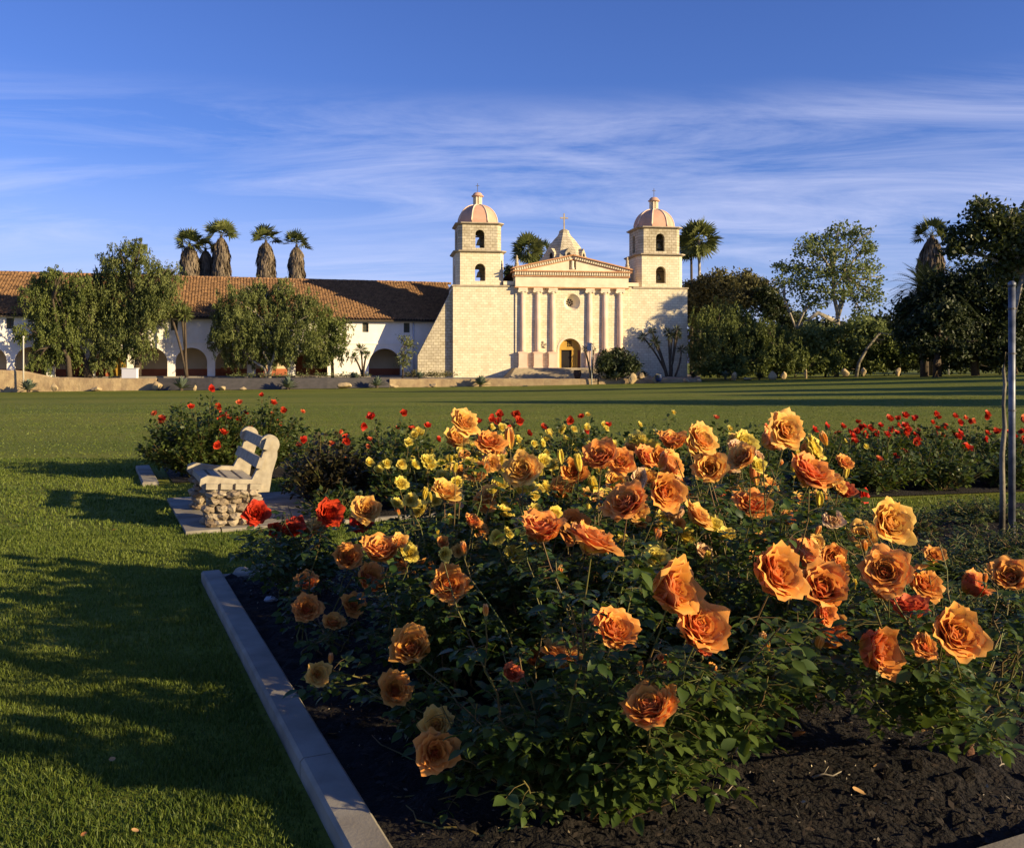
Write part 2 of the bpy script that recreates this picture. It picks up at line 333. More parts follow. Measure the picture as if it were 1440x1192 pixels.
def scatter(tv, tf, pos, Rm, sc):
    tv = np.asarray(tv, float); tf = np.asarray(tf); n = len(pos); k = len(tv)
    if np.ndim(sc) == 1: sc = np.asarray(sc)[:, None]
    loc = tv[None] * np.asarray(sc)[:, None, :]
    V = pos[:, None, :] + np.einsum('nij,nkj->nki', Rm, loc)
    Fc = tf[None] + (np.arange(n) * k)[:, None, None]
    return V.reshape(-1, 3), Fc.reshape(-1, tf.shape[1])
RHOMB = ([(0, 0, 0), (.5, .5, .06), (0, 1, 0), (-.5, .5, .06)], [(0, 1, 2, 3)])
_l = [(0, 0, 0), (-.20, .14, .05), (0, .16, 0), (.20, .14, .05), (-.33, .42, .07), (0, .45, -.02), (.33, .42, .07), (-.24, .72, .02), (0, .75, -.06), (.24, .72, .02), (0, 1.03, -.16)]
LEAF = (_l, [(0, 2, 1), (0, 3, 2), (1, 2, 5), (1, 5, 4), (2, 3, 6), (2, 6, 5), (4, 5, 8), (4, 8, 7), (5, 6, 9), (5, 9, 8), (7, 8, 10), (8, 9, 10)])
# ---------------------------------------------------------------- garden grid
O = np.array([-.146, 2.12]); u = np.array([.910, .414]); v = np.array([-.414, .910])
def G(a, b): p = O + a * u + b * v; return (float(p[0]), float(p[1]))
B1 = (0, 4.38); B2 = (6.24, 8.45); B3 = (9.7, 11.6); AR = 14.0
# ---------------------------------------------------------------- ground
def lawn():
    xs = np.concatenate([np.linspace(-3000, -160, 6), np.linspace(-140, 140, 100), np.linspace(160, 3000, 6)])
    ys = np.concatenate([[-60, -20], np.linspace(0, 100, 110), [130, 200, 500, 1500, 6000]])
    V = [(x, y, gz(x, y) if y < 101 else min(gz(x, 92), -.2)) for y in ys for x in xs]
    nx = len(xs)
    Fc = [(j * nx + i, j * nx + i + 1, (j + 1) * nx + i + 1, (j + 1) * nx + i) for j in range(len(ys) - 1) for i in range(nx - 1)]
    o = mesh_np('lawn', V, Fc, M['lawn'], smooth=True); tag(o, kind='structure')
lawn()
def soil_sheet(a0, a1, b0, b1, z=.02, step=.06, sk=0):
    na = int((a1 - a0) / step); nb = int((b1 - b0) / step)
    aa = np.linspace(a0, a1, na); bb = np.linspace(b0, b1, nb)
    A, Bq = np.meshgrid(aa, bb); Bq = Bq - sk * np.maximum(0, A - 2.5); P = O + A[..., None] * u + Bq[..., None] * v
    rg = np.random.default_rng(3)
    hz = z + .012 * np.sin(P[..., 0] * 5.1 + 1.3 * np.sin(P[..., 1] * 3)) + .012 * np.sin(P[..., 1] * 6.3) + rg.normal(0, .008, A.shape)
    hz[0, :] = hz[-1, :] = hz[:, 0] = hz[:, -1] = z - .01
    V = np.dstack([P[..., 0], P[..., 1], np.maximum(hz, .006)]).reshape(-1, 3)
    Fc = [(j * na + i, j * na + i + 1, (j + 1) * na + i + 1, (j + 1) * na + i) for j in range(nb - 1) for i in range(na - 1)]
    tag(mesh_np('soil', V, Fc, M['soil'], smooth=True), kind='structure')
soil_sheet(.01, 9, -.13, B1[1] + .03, step=.045)
soil_sheet(1.3, AR, B2[0] + .1, B2[1] - .1, step=.12, sk=.2)
soil_sheet(.15, 2.1, B3[0] + .1, B3[1] - .1, step=.15)
def kerb(a0, a1, b0, b1, zt=.065, joints=1.5, seed=0):
    mb = MB(); along_a = (a1 - a0) > (b1 - b0)
    L0, L1 = (a0, a1) if along_a else (b0, b1); W0, W1 = (b0, b1) if along_a else (a0, a1)
    p = (O[0], O[1]); uu, ww = (u, v) if along_a else (v, u); t = L0; rg = random.Random(seed)
    c = .012
    while t < L1 - .01:
        e = min(t + joints, L1); z = zt + rg.uniform(-.003, .003)
        def pt(l, a, zz): return (p[0] + uu[0] * l + ww[0] * a, p[1] + uu[1] * l + ww[1] * a, zz)
        sec = [(W0, -.1), (W0, z - c), (W0 + c, z), (W1 - c, z), (W1, z - c), (W1, -.1)]
        l0, l1 = t + .004, e - .004
        vs = [pt(l0, a, q) for a, q in sec] + [pt(l1, a, q) for a, q in sec]
        mb.add(vs, [(i, i + 1, i + 7, i + 6) for i in range(5)] + [(0, 1, 2, 3, 4, 5), (11, 10, 9, 8, 7, 6)])
        t = e
    return tag(mb.build('kerb', M['concrete']), kind='structure')
KW = .125
kerb(-KW / 2 - .02, KW / 2 - .02, -.27, B1[1] + .07, zt=.07, joints=1.52)
kerb(KW / 2 - .015, 9.2, -.27, -.12, zt=.06, joints=1.5, seed=1)
kerb(KW / 2 - .015, .75, B1[1] - .02, B1[1] + .05, zt=.04, seed=2)
kerb(1.32, 3.2, B2[0] - .03, B2[0] + .05, zt=.035, seed=3)
kerb(-.2, -.02, B3[0] - .02, B3[1], zt=.05, joints=.8, seed=5)
# bench pad: strips of concrete
mb = MB()
for (a0, a1) in ((-.02, .26), (.272, 1.29)):
    for (b0, b1) in ((B2[0], B2[0] + .74), (B2[0] + .752, B2[0] + 1.5), (B2[0] + 1.512, B2[1] - .1)):
        mb.obox(O, u, v, 0, a0, a1, b0, b1, -.05, .03)
tag(mb.build('bench_pad', M['concrete']), kind='structure')
# ---------------------------------------------------------------- grass blades
def grass():
    rg = np.random.default_rng(11); Vs = []; Fs = []; base = 0
    def inbed(x, y):
        a = (x - O[0]) * u[0] + (y - O[1]) * u[1]; b = (x - O[0]) * v[0] + (y - O[1]) * v[1]; b2 = b + .2 * np.maximum(0, a - 2.5)
        k = ((a > -.11) & (b > -.28) & (b < B1[1] + .05)) | ((a > -.03) & (b2 > B2[0] - .03) & (b2 < B2[1] + .03)) | ((a > -.21) & (a < 2.2) & (b > B3[0] - .03) & (b < B3[1] + .03))
        return k
    for (y0, y1, n, hgt, wd) in ((2.2, 4.6, 150000, .030, .0042), (4.6, 8.0, 130000, .032, .006), (8.0, 14, 90000, .036, .011), (14, 48, 120000, .022, .024)):
        y = np.sqrt(rg.uniform(y0 ** 2, y1 ** 2, n)); x = rg.uniform(-.60, .60, n) * y
        k = ~inbed(x, y)
        if y1 < 5: k &= x < 1.0
        if y1 > 30: k &= rg.uniform(0, 1, n) > np.clip((y - 16) / 30, 0, 1)
        x = x[k]; y = y[k]; n = len(x)
        clump = .75 + .35 * np.sin(x * 9 + np.sin(y * 7)) * np.sin(y * 11 + x * 3)
        h = hgt * rg.uniform(.55, 1.25, n) * clump
        az = rg.uniform(0, 2 * np.pi, n); w = wd * rg.uniform(.6, 1.2, n)
        lean = rg.uniform(.1, .9, n) * h; la = rg.uniform(0, 2 * np.pi, n)
        cx, sx = np.cos(az) * w / 2, np.sin(az) * w / 2
        lx, ly = np.cos(la) * lean, np.sin(la) * lean
        z0 = np.array([gz(a, b) for a, b in zip(x, y)]) if y1 > 12 else np.zeros(n)
        p = np.zeros((n, 5, 3))
        p[:, 0] = np.stack([x - cx, y - sx, z0 - .005], 1); p[:, 1] = np.stack([x + cx, y + sx, z0 - .005], 1)
        p[:, 2] = np.stack([x + cx * .8 + lx * .35, y + sx * .8 + ly * .35, z0 + h * .6], 1); p[:, 3] = np.stack([x - cx * .8 + lx * .35, y - sx * .8 + ly * .35, z0 + h * .6], 1)
        p[:, 4] = np.stack([x + lx, y + ly, z0 + h], 1)
        i = (np.arange(n) * 5 + base)[:, None]
        Fs += [i + np.array([[0, 1, 2]]), i + np.array([[0, 2, 3]]), i + np.array([[3, 2, 4]])]
        Vs.append(p.reshape(-1, 3)); base += n * 5
    o = mesh_np('grass', np.concatenate(Vs), np.concatenate(Fs), M['grass']); tag(o, 'short green grass blades covering the lawn around the rose beds', 'grass', kind='stuff')
grass()
# mulch chips
def chips(name, n, m, s0, s1, lab):
    rg = np.random.default_rng(5 if 'm' in name else 6)
    a = rg.uniform(.12, 7, n); b = rg.uniform(-.1, 4.35, n)
    P = O + a[:, None] * u + b[:, None] * v; pos = np.column_stack([P, .028 + rg.uniform(-.006, .016, n)])
    d = np.column_stack([rg.normal(0, 1, n), rg.normal(0, 1, n), rg.normal(0, .35, n)]); up = np.column_stack([rg.normal(0, .35, n), rg.normal(0, .35, n), np.ones(n)])
    L_ = rg.uniform(s0, s1, n) * rg.uniform(.5, 1.6, n)
    V, Fc = scatter(*RHOMB, pos, frames(d, up), np.column_stack([L_ * rg.uniform(.2, .6, n), L_, L_]))
    tag(mesh_np(name, V, Fc, m), lab, 'mulch', kind='stuff')
chips('mulch', 42000, M['chip'], .012, .028, 'dark bark mulch covering the soil of the near rose bed')
chips('plant_litter', 5200, M['chippale'], .005, .016, 'pale bits of straw and chips strewn over the near rose bed')
# ---------------------------------------------------------------- roses
def bloom_mesh(name, seed, npet=30, gu=4, gv=5, m=None, openness=1.0, bud=False):
    rg = np.random.default_rng(seed); Vs = []; Fs = []; tip = []; lay = []; base = 0
    for i in range(npet):
        t = i / (npet - 1)
        phi = i * 2.39996 + rg.normal(0, .2)
        Lp = (.60 + .50 * t) * rg.uniform(.92, 1.08)
        a0 = .04 + .86 * t * openness; a1 = -.55 + (1.62 * t ** .9) * openness + rg.normal(0, .14)
        hw = (.30 + .30 * t) * rg.uniform(.9, 1.15); r0 = .02 + .06 * t
        if bud: a0 = .25; a1 = -.25 + .25 * t; hw = .35; Lp = 1.0; r0 = .05
        cup = (1.7 - .75 * t) if not bud else 1.6
        rp = rg.uniform(0, 6.28); rf = rg.uniform(3, 6.5); amp = .045 * (0.5 + t)
        r = r0; z = 0; cen = []
        nv = gv + 1
        for j in range(nv):
            vv = j / gv; al = a0 + (a1 - a0) * vv ** 1.3
            al += (.75 * t * max(0, vv - .72) / .28 if not bud else 0); cen.append((r, z)); r += Lp / gv * math.sin(al); z += Lp / gv * math.cos(al)
        cp, sp = math.cos(phi), math.sin(phi)
        for j in range(nv):
            vv = j / gv; wj = hw * (.30 + .70 * math.sin(math.pi / 2 * min(1, vv / .6))) * (1 if vv < .6 else max(.52, 1 - ((vv - .6) / .4) ** 2.6) ** .5)
            for k in range(gu + 1):
                q = -1 + 2 * k / gu; s_ = q * wj
                back = .16 * q * q * vv * vv * Lp * (1 if not bud else .3); x = cen[j][0] - cup * s_ * s_ - back * math.sin(max(0, a1)); y = s_
                zz = cen[j][1] - .03 * q * q * vv - back * math.cos(a1) + amp * vv ** 2 * math.sin(rf * q + rp)
                x += amp * vv ** 2 * math.cos(rf * 1.3 * q + rp)
                Vs.append((x * cp - y * sp, x * sp + y * cp, zz)); tip.append(min(1, vv * (.82 + .18 * abs(q)) + .0)); lay.append(t)
        w = gu + 1
        for j in range(gv):
            for k in range(gu):
                Fs.append((base + j * w + k, base + j * w + k + 1, base + (j + 1) * w + k + 1, base + (j + 1) * w + k))
        base += nv * w
    V = np.array(Vs); rad = np.percentile(np.hypot(V[:, 0], V[:, 1]), 97); V[:, 2] -= .35
    V /= max(rad, 1e-3) if not bud else .9
    o = mesh_np(name, V, Fs, m, smooth=True, attrs={'tip': tip, 'layer': lay})
    me = o.data; bpy.data.objects.remove(o); return me
BL = {}
for kind in ('apricot', 'gold', 'red', 'yellow', 'coral', 'peach'):
    BL[kind] = [bloom_mesh('bloom', 10 + i * 7 + hash(len(kind)) % 5, (58, 52, 46, 30, 64, 50, 36)[i], 6, 8, M[kind], (1.0, .84, 1.14, .68, .92, .76, 1.06)[i]) for i in range(7 if kind in ('apricot', 'gold') else 2)]
    BL[kind + '_far'] = [bloom_mesh('bloom', 50 + i, 14, 2, 3, M[kind], .95) for i in range(2)]
    BL[kind + '_bud'] = [bloom_mesh('bud', 90, 7, 3, 4, M[kind], 1, True)]
rnd = random.Random(4)
def bez(a, b, c, n):
    return [a * (1 - t) ** 2 + b * 2 * t * (1 - t) + c * t * t for t in [i / n for i in range(n + 1)]]
ALLB = []
def rose_bush(label, x, y, h, rad, blooms, shoots=30, lod=0, seed=0, leafm='roseleaf', zl=.15, group='rose bushes in the near bed', lsz=.042, trunk=False, z0=0, dens=1.0):
    rg = np.random.default_rng(seed + 100)
    e = empty('rose_bush', (x, y, z0)); tag(e, label, 'rose bush', group)
    base = Vector((0, 0, 0)); mb = MB(); lp = []; ld = []; lu = []; ls = []
    tg = [(Vector((b[0] - x, b[1] - y, b[2] - z0)), b) for b in blooms]
    for i in range(shoots):
        th = rg.uniform(0, 6.283); rr = rad * math.sqrt(rg.uniform(.02, 1)); hh = h * (1 - .45 * (rr / rad) ** 2) * rg.uniform(.45, 1.0)
        tg.append((Vector((rr * math.cos(th), rr * math.sin(th), max(zl + .05, hh))), None))
    if lod == 0:
        for b in list(tg):
            if shoots > 20 and b[1] and b[1][3] > .095 and not b[1][4].endswith('_bud'):
                for _ in range(2): tg.append((b[0] + Vector((rg.normal(0, .09), rg.normal(0, .09) + .05, -rg.uniform(.05, .26))), None))
    top = Vector((0, 0, .0))
    if trunk:
        mb2 = MB(); mb2.tube([(0, 0, -.02), (.004, 0, .06), (-.006, .004, .13), (0, 0, .16)], [.034, .026, .030, .018], 8)
        mb2.build('stem_base', M['caneold'], e, True); top = Vector((0, 0, .13))
    for (t, b) in tg:
        st = top + Vector((rg.normal(0, .02), rg.normal(0, .02), 0)) if trunk else Vector((rg.normal(0, .07), rg.normal(0, .07), .01))
        ctrl = st.lerp(t, .45); ctrl.z = max(st.z, t.z * .5); ctrl.x += rg.normal(0, .05) + t.x * .25; ctrl.y += rg.normal(0, .05) + t.y * .25
        n = 9 if lod == 0 else 4
        end = t - (Vector((0, 0, .03)) if b else Vector((0, 0, 0)))
        pts = bez(st, ctrl, end, n)
        if lod == 0:
            for q in pts[1:-1]: q += Vector((rg.normal(0, .008), rg.normal(0, .008), rg.normal(0, .005)))
        r0 = .0052 if lod == 0 else .005
        mb.tube(pts, [r0 * (1 - .6 * i / n) for i in range(n + 1)], 5 if lod == 0 else 3, cap=False)
        ln = sum((pts[i + 1] - pts[i]).length for i in range(n))
        nl = max(3, int(ln / (.034 if lod == 0 else .075) * dens))
        for k in range(nl):
            s_ = rg.uniform(.18, .97 if not b else .90) ** .8
            f_ = s_ * n; i0 = min(int(f_), n - 1); p = pts[i0].lerp(pts[i0 + 1], f_ - i0)
            if p.z < zl * rg.uniform(.6, 1.3): continue
            az = rg.uniform(0, 6.283); d = Vector((math.cos(az), math.sin(az), rg.uniform(-.35, .55))).normalized()
            out = Vector((p.x, p.y, 0)); 
            if out.length > .05: d = (d + out.normalized() * .5).normalized()
            side = d.cross(Vector((0, 0, 1))).normalized(); sz = lsz * rg.uniform(.65, 1.3)
            if lod == 0:
                rl = sz * 2.0
                tipp = p + d * rl; tipp.z -= rl * .18
                mb.tube([p, p + d * rl * .55, tipp], [.0012, .001, .0007], 3, cap=False)
                spots = ((1.0, 0, 1.1), (.85, 1, .95), (.85, -1, .95), (.45, 1, .75), (.45, -1, .75))
                for (q, sg, sc) in spots:
                    bp = p + d * rl * q; bp.z -= rl * .18 * q * q
                    dd = d if sg == 0 else (d * .45 + side * sg).normalized()
                    dd = (dd + Vector((rg.normal(0, .15), rg.normal(0, .15), rg.normal(-.15, .2)))).normalized()
                    up = Vector((rg.normal(0, .35), rg.normal(0, .35), 1)) + d * -.2
                    lp.append(bp); ld.append(dd); lu.append(up); ls.append(sz * sc * rg.uniform(.85, 1.15))
            else:
                for q in range(3 if lod == 1 else 2):
                    dd = (d + Vector((rg.normal(0, .7), rg.normal(0, .7), rg.normal(0, .5)))).normalized()
                    lp.append(p + dd * .03); ld.append(dd); lu.append(Vector((rg.normal(0, .6), rg.normal(0, .6), 1))); ls.append(sz * rg.uniform(1.0, 1.8))
        if b:
            _, _, _, D_, kind, ax = b
            bud = kind.endswith('_bud'); key = kind if (lod == 0 or bud) else kind + '_far'
            o = bpy.data.objects.new('bud' if bud else 'bloom', rnd.choice(BL[key])); C.objects.link(o); o.parent = e; o.location = t
            o.scale = (D_ / 2,) * 3 if not bud else (D_ * .55, D_ * .55, D_ * .8)
            axv = Vector(ax) if ax else Vector((.25 + rg.normal(0, .32), -.62 + rg.normal(0, .30), .62 + rg.normal(0, .25)))
            if bud: axv = Vector((rg.normal(0, .2), rg.normal(0, .2), 1))
            qt = axv.normalized().to_track_quat('Z', 'Y') @ Matrix.Rotation(rg.uniform(0, 6.28), 3, 'Z').to_quaternion()
            o.rotation_euler = qt.to_euler()
            if lod == 0:   # calyx
                bk = -axv.normalized() * D_ * .22; mb.tube([end, t + bk * 1.0], [.004, .006], 6)
    if mb.f: mb.build('canes', M['cane'], e, True, recalc=False)
    if lod == 0 and ALLB:
        A = np.array([tuple(p) for p in lp]) + np.array([x, y, z0]); keep = np.ones(len(A), bool)
        for b in ALLB:
            dv = A - np.array(b[:3]); r_ = b[3] / 2; ax_ = np.array([.06, -.89, .45]); al = dv @ ax_; pr = np.linalg.norm(dv - al[:, None] * ax_, axis=1)
            keep &= ~((al > -.35 * r_) & (al < r_ * 8) & (pr < r_ * 1.15))
        ii = np.nonzero(keep)[0]; lp = [lp[i] for i in ii]; ld = [ld[i] for i in ii]; lu = [lu[i] for i in ii]; ls = [ls[i] for i in ii]
    V, Fc = scatter(*(LEAF if lod == 0 else RHOMB), np.array([tuple(p) for p in lp]), frames(np.array([tuple(p) for p in ld]), np.array([tuple(p) for p in lu])),
                    np.array(ls) if lod == 0 else np.column_stack([np.array(ls) * .6, ls, ls]))
    mesh_np('foliage', V, Fc, M[leafm], e, smooth=(lod == 0))
    return e
# blooms of the near bed: (px, py, apparent size, kind, axis)
BB = [(652, 595, 40, 'gold'), (688, 622, 40, 'apricot'), (735, 662, 46, 'gold'), (762, 746, 52, 'apricot'), (803, 742, 44, 'apricot'), (832, 760, 70, 'apricot'),
      (882, 710, 58, 'apricot'), (845, 645, 44, 'apricot'), (872, 650, 38, 'apricot'), (808, 664, 34, 'apricot'), (867, 678, 32, 'gold'), (932, 692, 46, 'apricot'), (910, 672, 32, 'gold'),
      (938, 655, 40, 'gold'), (946, 622, 34, 'apricot'), (984, 620, 42, 'gold'), (998, 660, 42, 'gold'), (1045, 645, 38, 'gold'), (1104, 606, 52, 'gold'), (980, 726, 44, 'gold'),
      (1058, 710, 50, 'apricot'), (1138, 668, 56, 'apricot'), (1160, 676, 38, 'gold'), (1080, 681, 28, 'gold'), (1152, 703, 28, 'gold'), (1125, 703, 26, 'gold'),
      (1086, 808, 70, 'apricot'), (1125, 786, 54, 'apricot'), (1155, 828, 62, 'apricot'), (1160, 892, 54, 'apricot'), (1245, 804, 62, 'apricot'), (1298, 822, 52, 'apricot'),
      (1278, 858, 44, 'coral'), (1340, 893, 66, 'apricot'), (1228, 912, 62, 'apricot'), (1262, 922, 42, 'gold'), (1420, 812, 46, 'apricot'), (1366, 826, 40, 'apricot'),
      (1248, 737, 56, 'gold'), (1213, 753, 36, 'gold'), (940, 831, 70, 'apricot'), (980, 884, 72, 'apricot'), (862, 888, 62, 'apricot'), (915, 996, 70, 'apricot'),
      (790, 925, 56, 'gold'), (769, 842, 36, 'apricot'), (748, 925, 30, 'apricot'), (580, 912, 52, 'apricot'), (555, 970, 42, 'apricot'), (613, 1020, 46, 'gold'), (612, 1058, 56, 'apricot'),
      (536, 776, 46, 'apricot'), (490, 785, 36, 'apricot'), (562, 782, 38, 'apricot'), (630, 824, 48, 'apricot'), (598, 810, 36, 'apricot'), (520, 817, 40, 'apricot'),
      (431, 822, 28, 'apricot'), (432, 857, 36, 'apricot'), (497, 850, 32, 'apricot'), (468, 876, 32, 'apricot'), (447, 948, 32, 'gold'), (515, 718, 36, 'gold'), (451, 742, 26, 'gold'), (436, 747, 24, 'gold'),
      (625, 692, 42, 'gold'), (790, 690, 34, 'gold'), (822, 700, 26, 'gold'), (740, 772, 30, 'gold'), (770, 800, 28, 'coral'), (720, 700, 28, 'gold'), (1018, 700, 30, 'apricot'), (1130, 745, 28, 'gold'),
      (461, 723, 36, 'red'), (360, 723, 32, 'red'), (411, 746, 28, 'red'), (388, 745, 20, 'red'), (510, 738, 30, 'red'), (418, 738, 22, 'red'),
      (1187, 691, 26, 'coral'), (1213, 697, 20, 'red'), (1040, 690, 24, 'gold'), (968, 700, 26, 'apricot'), (700, 655, 26, 'yellow'), (660, 655, 22, 'yellow'), (775, 655, 22, 'yellow'),
      (605, 700, 16, 'yellow_bud'), (560, 720, 16, 'gold_bud'), (1202, 824, 18, 'yellow_bud'), (655, 1010, 18, 'gold_bud'), (465, 928, 18, 'gold_bud'), (1100, 655, 16, 'gold_bud'), (828, 715, 18, 'yellow_bud'),
      (640, 660, 18, 'yellow_bud'), (925, 755, 20, 'gold_bud'), (1185, 735, 18, 'yellow'), (1188, 750, 14, 'yellow'), (1270, 857, 24, 'coral'), (1385, 815, 18, 'gold_bud'), (623, 870, 18, 'gold_bud'),
      (590, 855, 18, 'gold'), (700, 752, 22, 'gold'), (680, 790, 20, 'gold'), (800, 860, 16, 'peach_bud'), (735, 880, 16, 'peach_bud'), (1000, 950, 10, 'coral_bud')]
_r = random.Random(77)
def _fill(n, x0, x1, y0, y1, d0, d1, kinds):
    for _ in range(n):
        py = _r.uniform(y0, y1); D = 5.5 - (py - 610) / 190 * 2.1 + _r.uniform(-.3, .3)
        BB.append((_r.uniform(x0, x1), py, _r.uniform(d0, d1), _r.choice(kinds), max(2.7, D)))
_fill(95, 620, 1190, 615, 790, 16, 36, ['gold', 'gold', 'apricot', 'yellow', 'gold', 'apricot', 'yellow', 'gold_bud', 'yellow_bud', 'peach'])
_fill(45, 555, 780, 635, 780, 12, 24, ['yellow', 'yellow', 'gold', 'yellow', 'yellow_bud', 'peach'])
_fill(16, 1050, 1330, 740, 920, 18, 40, ['apricot', 'gold', 'apricot', 'gold_bud'])
_fill(12, 680, 1000, 790, 960, 12, 26, ['apricot', 'gold', 'gold_bud', 'coral'])
NB = [  # x, y, h, rad, shoots, label bits, lod, leaf size
    dict(p=(.20, 2.98), h=.72, r=.46, s=34, lab='large leafy rose bush at the near bed front, apricot blooms over bare soil'),
    dict(p=(1.64, 3.34), h=.86, r=.40, s=21, lab='rose bush with a stubby bare brown stem base, right front of near bed', trunk=True, zl=.33),
    dict(p=(.98, 3.72), h=.98, r=.42, s=30, lab='rose bush with a pair of large peach blooms right of the bed centre', zl=.32),
    dict(p=(.28, 3.92), h=1.02, r=.48, s=42, lab='dense rose bush crowned by the crowded apricot cluster, middle of near bed'),
    dict(p=(-.30, 4.10), h=.80, r=.33, s=16, lab='open rose bush with shaded orange blooms on thin reddish canes over the dark soil'),
    dict(p=(.92, 4.72), h=1.08, r=.48, s=40, lab='tall rose bush behind the peach pair, golden blooms against the lawn'),
    dict(p=(.12, 5.0), h=1.02, r=.46, s=36, lab='tall golden rose bush at the back of the near bed, below the church door'),
    dict(p=(-.48, 5.2), h=.88, r=.36, s=24, lab='rose bush of mixed yellow and apricot blooms behind the shaded orange ones'),
    dict(p=(-1.32, 5.78), h=.58, r=.30, s=30, lab='small compact rose bush with red and gold blooms, back left corner of near bed'),
    dict(p=(1.68, 5.25), h=.80, r=.45, s=34, lab='rose bush with large gold and peach blooms standing before the low thicket on the right'),
    dict(p=(-.95, 4.6), h=.42, r=.20, s=4, lab='sparse low rose bush with small orange blooms hanging over bare soil by the kerb'),
    dict(p=G(3.1, 1.4), h=0.46, r=.52, s=70, lab='low flowerless rose bush right of the golden ones, front left of the thicket', lf='rosefar', zl=.03),
    dict(p=G(3.9, 1.5), h=0.42, r=.52, s=70, lab='low leafy rose bush in the thicket below the two orange blooms', lf='rosefar', zl=.03),
    dict(p=G(4.6, 1.7), h=0.38, r=.52, s=70, lab='low leafy rose bush at the right edge in front of the metal post', lf='rosefar', zl=.03),
    dict(p=G(3.6, 2.4), h=0.4, r=.52, s=70, lab='low bronze green rose bush in the middle left of the thicket', lf='rosefar', zl=.03),
    dict(p=G(4.5, 2.5), h=0.36, r=.52, s=70, lab='low bronze green rose bush in the middle right of the thicket', lf='rosefar', zl=.03),
    dict(p=G(5.5, 2.7), h=0.32, r=.52, s=70, lab='low spreading rose bush nearest the foot of the metal post', lf='rosefar', zl=.03),
    dict(p=G(3.5, 3.6), h=0.3, r=.52, s=70, lab='low rose bush along the grass strip, left end of the flowerless thicket', lf='rosefar', zl=.03),
    dict(p=G(4.5, 3.75), h=0.29, r=.52, s=70, lab='low rose bush along the grass strip, second from the left of the thicket', lf='rosefar', zl=.03),
    dict(p=G(5.5, 3.8), h=0.27, r=.52, s=70, lab='low rose bush along the grass strip, just left of the metal post', lf='rosefar', zl=.03),
    dict(p=G(6.6, 3.85), h=0.26, r=.52, s=70, lab='small low rose bush along the grass strip right behind the metal post', lf='rosefar', zl=.03),
    dict(p=(1.45, 6.2), h=.50, r=.42, s=44, lab='low dark rose bush behind the large gold and peach blooms', lf='rosefar'),
    dict(p=(.55, 5.7), h=.60, r=.42, s=40, lab='dark leafy rose bush filling the back of the near bed under gold blooms'),
    dict(p=(2.60, 3.9), h=.75, r=.42, s=24, lab='rose bush half outside the picture at the right edge of the near bed', zl=.2),
]
for n_ in NB: n_['b'] = []
for (px, py, d, kind, *dd_) in BB:
    bud = kind.endswith('_bud'); real = .130 if not bud else .055
    if kind in ('yellow', 'coral'): real = .10
    if kind == 'red': real = .125
    D = real * F / d; D = min(D, (H - .26) * F / (py - HY) if py > 560 else 9)
    if dd_: D = dd_[0]
    D = max(2.45, min(D, 5.9)); sz = d * D / F * .98
    xx, zz = X(px, D), Z(py, D)
    best = min(NB, key=lambda q: math.hypot(q['p'][0] - xx, (q['p'][1] - D) * .8) / (q['r'] + .25))
    best['b'].append((xx, D, zz, sz, kind, None))
ALLB += [b for q in NB for b in q['b'] if not b[4].endswith('_bud')]
for i, q in enumerate(NB):
    rose_bush(q['lab'], q['p'][0], q['p'][1], q['h'], q['r'], q['b'], q['s'], 0, i, q.get('lf', 'roseleaf'), q.get('zl', .12), trunk=q.get('trunk', False), lsz=.040 if q.get('lf') is None else .026)
# second bed
F2 = {}
def far_bush(key, label, a, b, h, r, group, leaf='rosefar', shoots=70, seed=0, lod=1, cols=()):
    x, y = G(a, (b - .12 if b < 8 else b) - (.2 * max(0, a - 2.5) if b < 9 else 0)); r = r * 1.08; rg = random.Random(seed); bl = []
    for (kind, n, zmin, zmax, sz) in cols:
        for i in range(n):
            th = rg.uniform(0, 6.28); rr = r * math.sqrt(rg.random()) * .95
            top = h * (1 - .3 * (rr / r) ** 2)
            bl.append((x + rr * math.cos(th), y + rr * math.sin(th), top * rg.uniform(zmin, zmax) + gz(x, y), sz * rg.uniform(.8, 1.2), kind, None))
    return rose_bush(label, x, y, h, r, bl, shoots, lod, seed + 40, leaf, .05, group, lsz=.040, z0=gz(x, y), dens=1.5)
g2 = 'rose bushes in the second bed'
far_bush('', 'dark reddish rose bush with orange buds just right of the stone bench', 1.5, 7.5, .80, .50, g2, 'rosered', 90, 1, cols=[('coral', 7, .6, 1.0, .06), ('red', 3, .9, 1.05, .09)])
far_bush('', 'dark flowerless rose bush filling the gap behind the bench back', 1.55, 8.0, .85, .45, g2, 'rosefar', 80, 29)
far_bush('', 'dark rose bush with a few red blooms on top, second from the bench', 2.3, 7.9, .92, .50, g2, 'rosefar', 90, 2, cols=[('red', 6, .9, 1.08, .09), ('coral', 3, .7, 1.0, .05)])
far_bush('', 'low dark rose bush in front of the bench with one big red bloom', 1.30, 6.55, .36, .32, g2, 'rosefar', 50, 22)
far_bush('', 'rose bush speckled with small lemon yellow blooms, left one of the yellow row', 2.15, 6.75, .78, .50, g2, 'rosefar', 80, 3, cols=[('yellow', 30, .4, 1.05, .085)])
far_bush('', 'red flowering rose bush seen behind the left end of the yellow row', 3.35, 7.9, .88, .50, g2, 'rosered', 80, 4, cols=[('red', 11, .85, 1.12, .09)])
far_bush('', 'rose bush thick with pale yellow blooms, middle one of the yellow row', 2.95, 6.75, .80, .50, g2, 'rosefar', 80, 5, cols=[('yellow', 51, .4, 1.05, .085)])
far_bush('', 'dark rose bush with red blooms behind the middle of the yellow row', 4.3, 7.9, .90, .50, g2, 'rosefar', 80, 6, cols=[('red', 5, .9, 1.1, .085), ('yellow', 4, .9, 1.05, .07)])
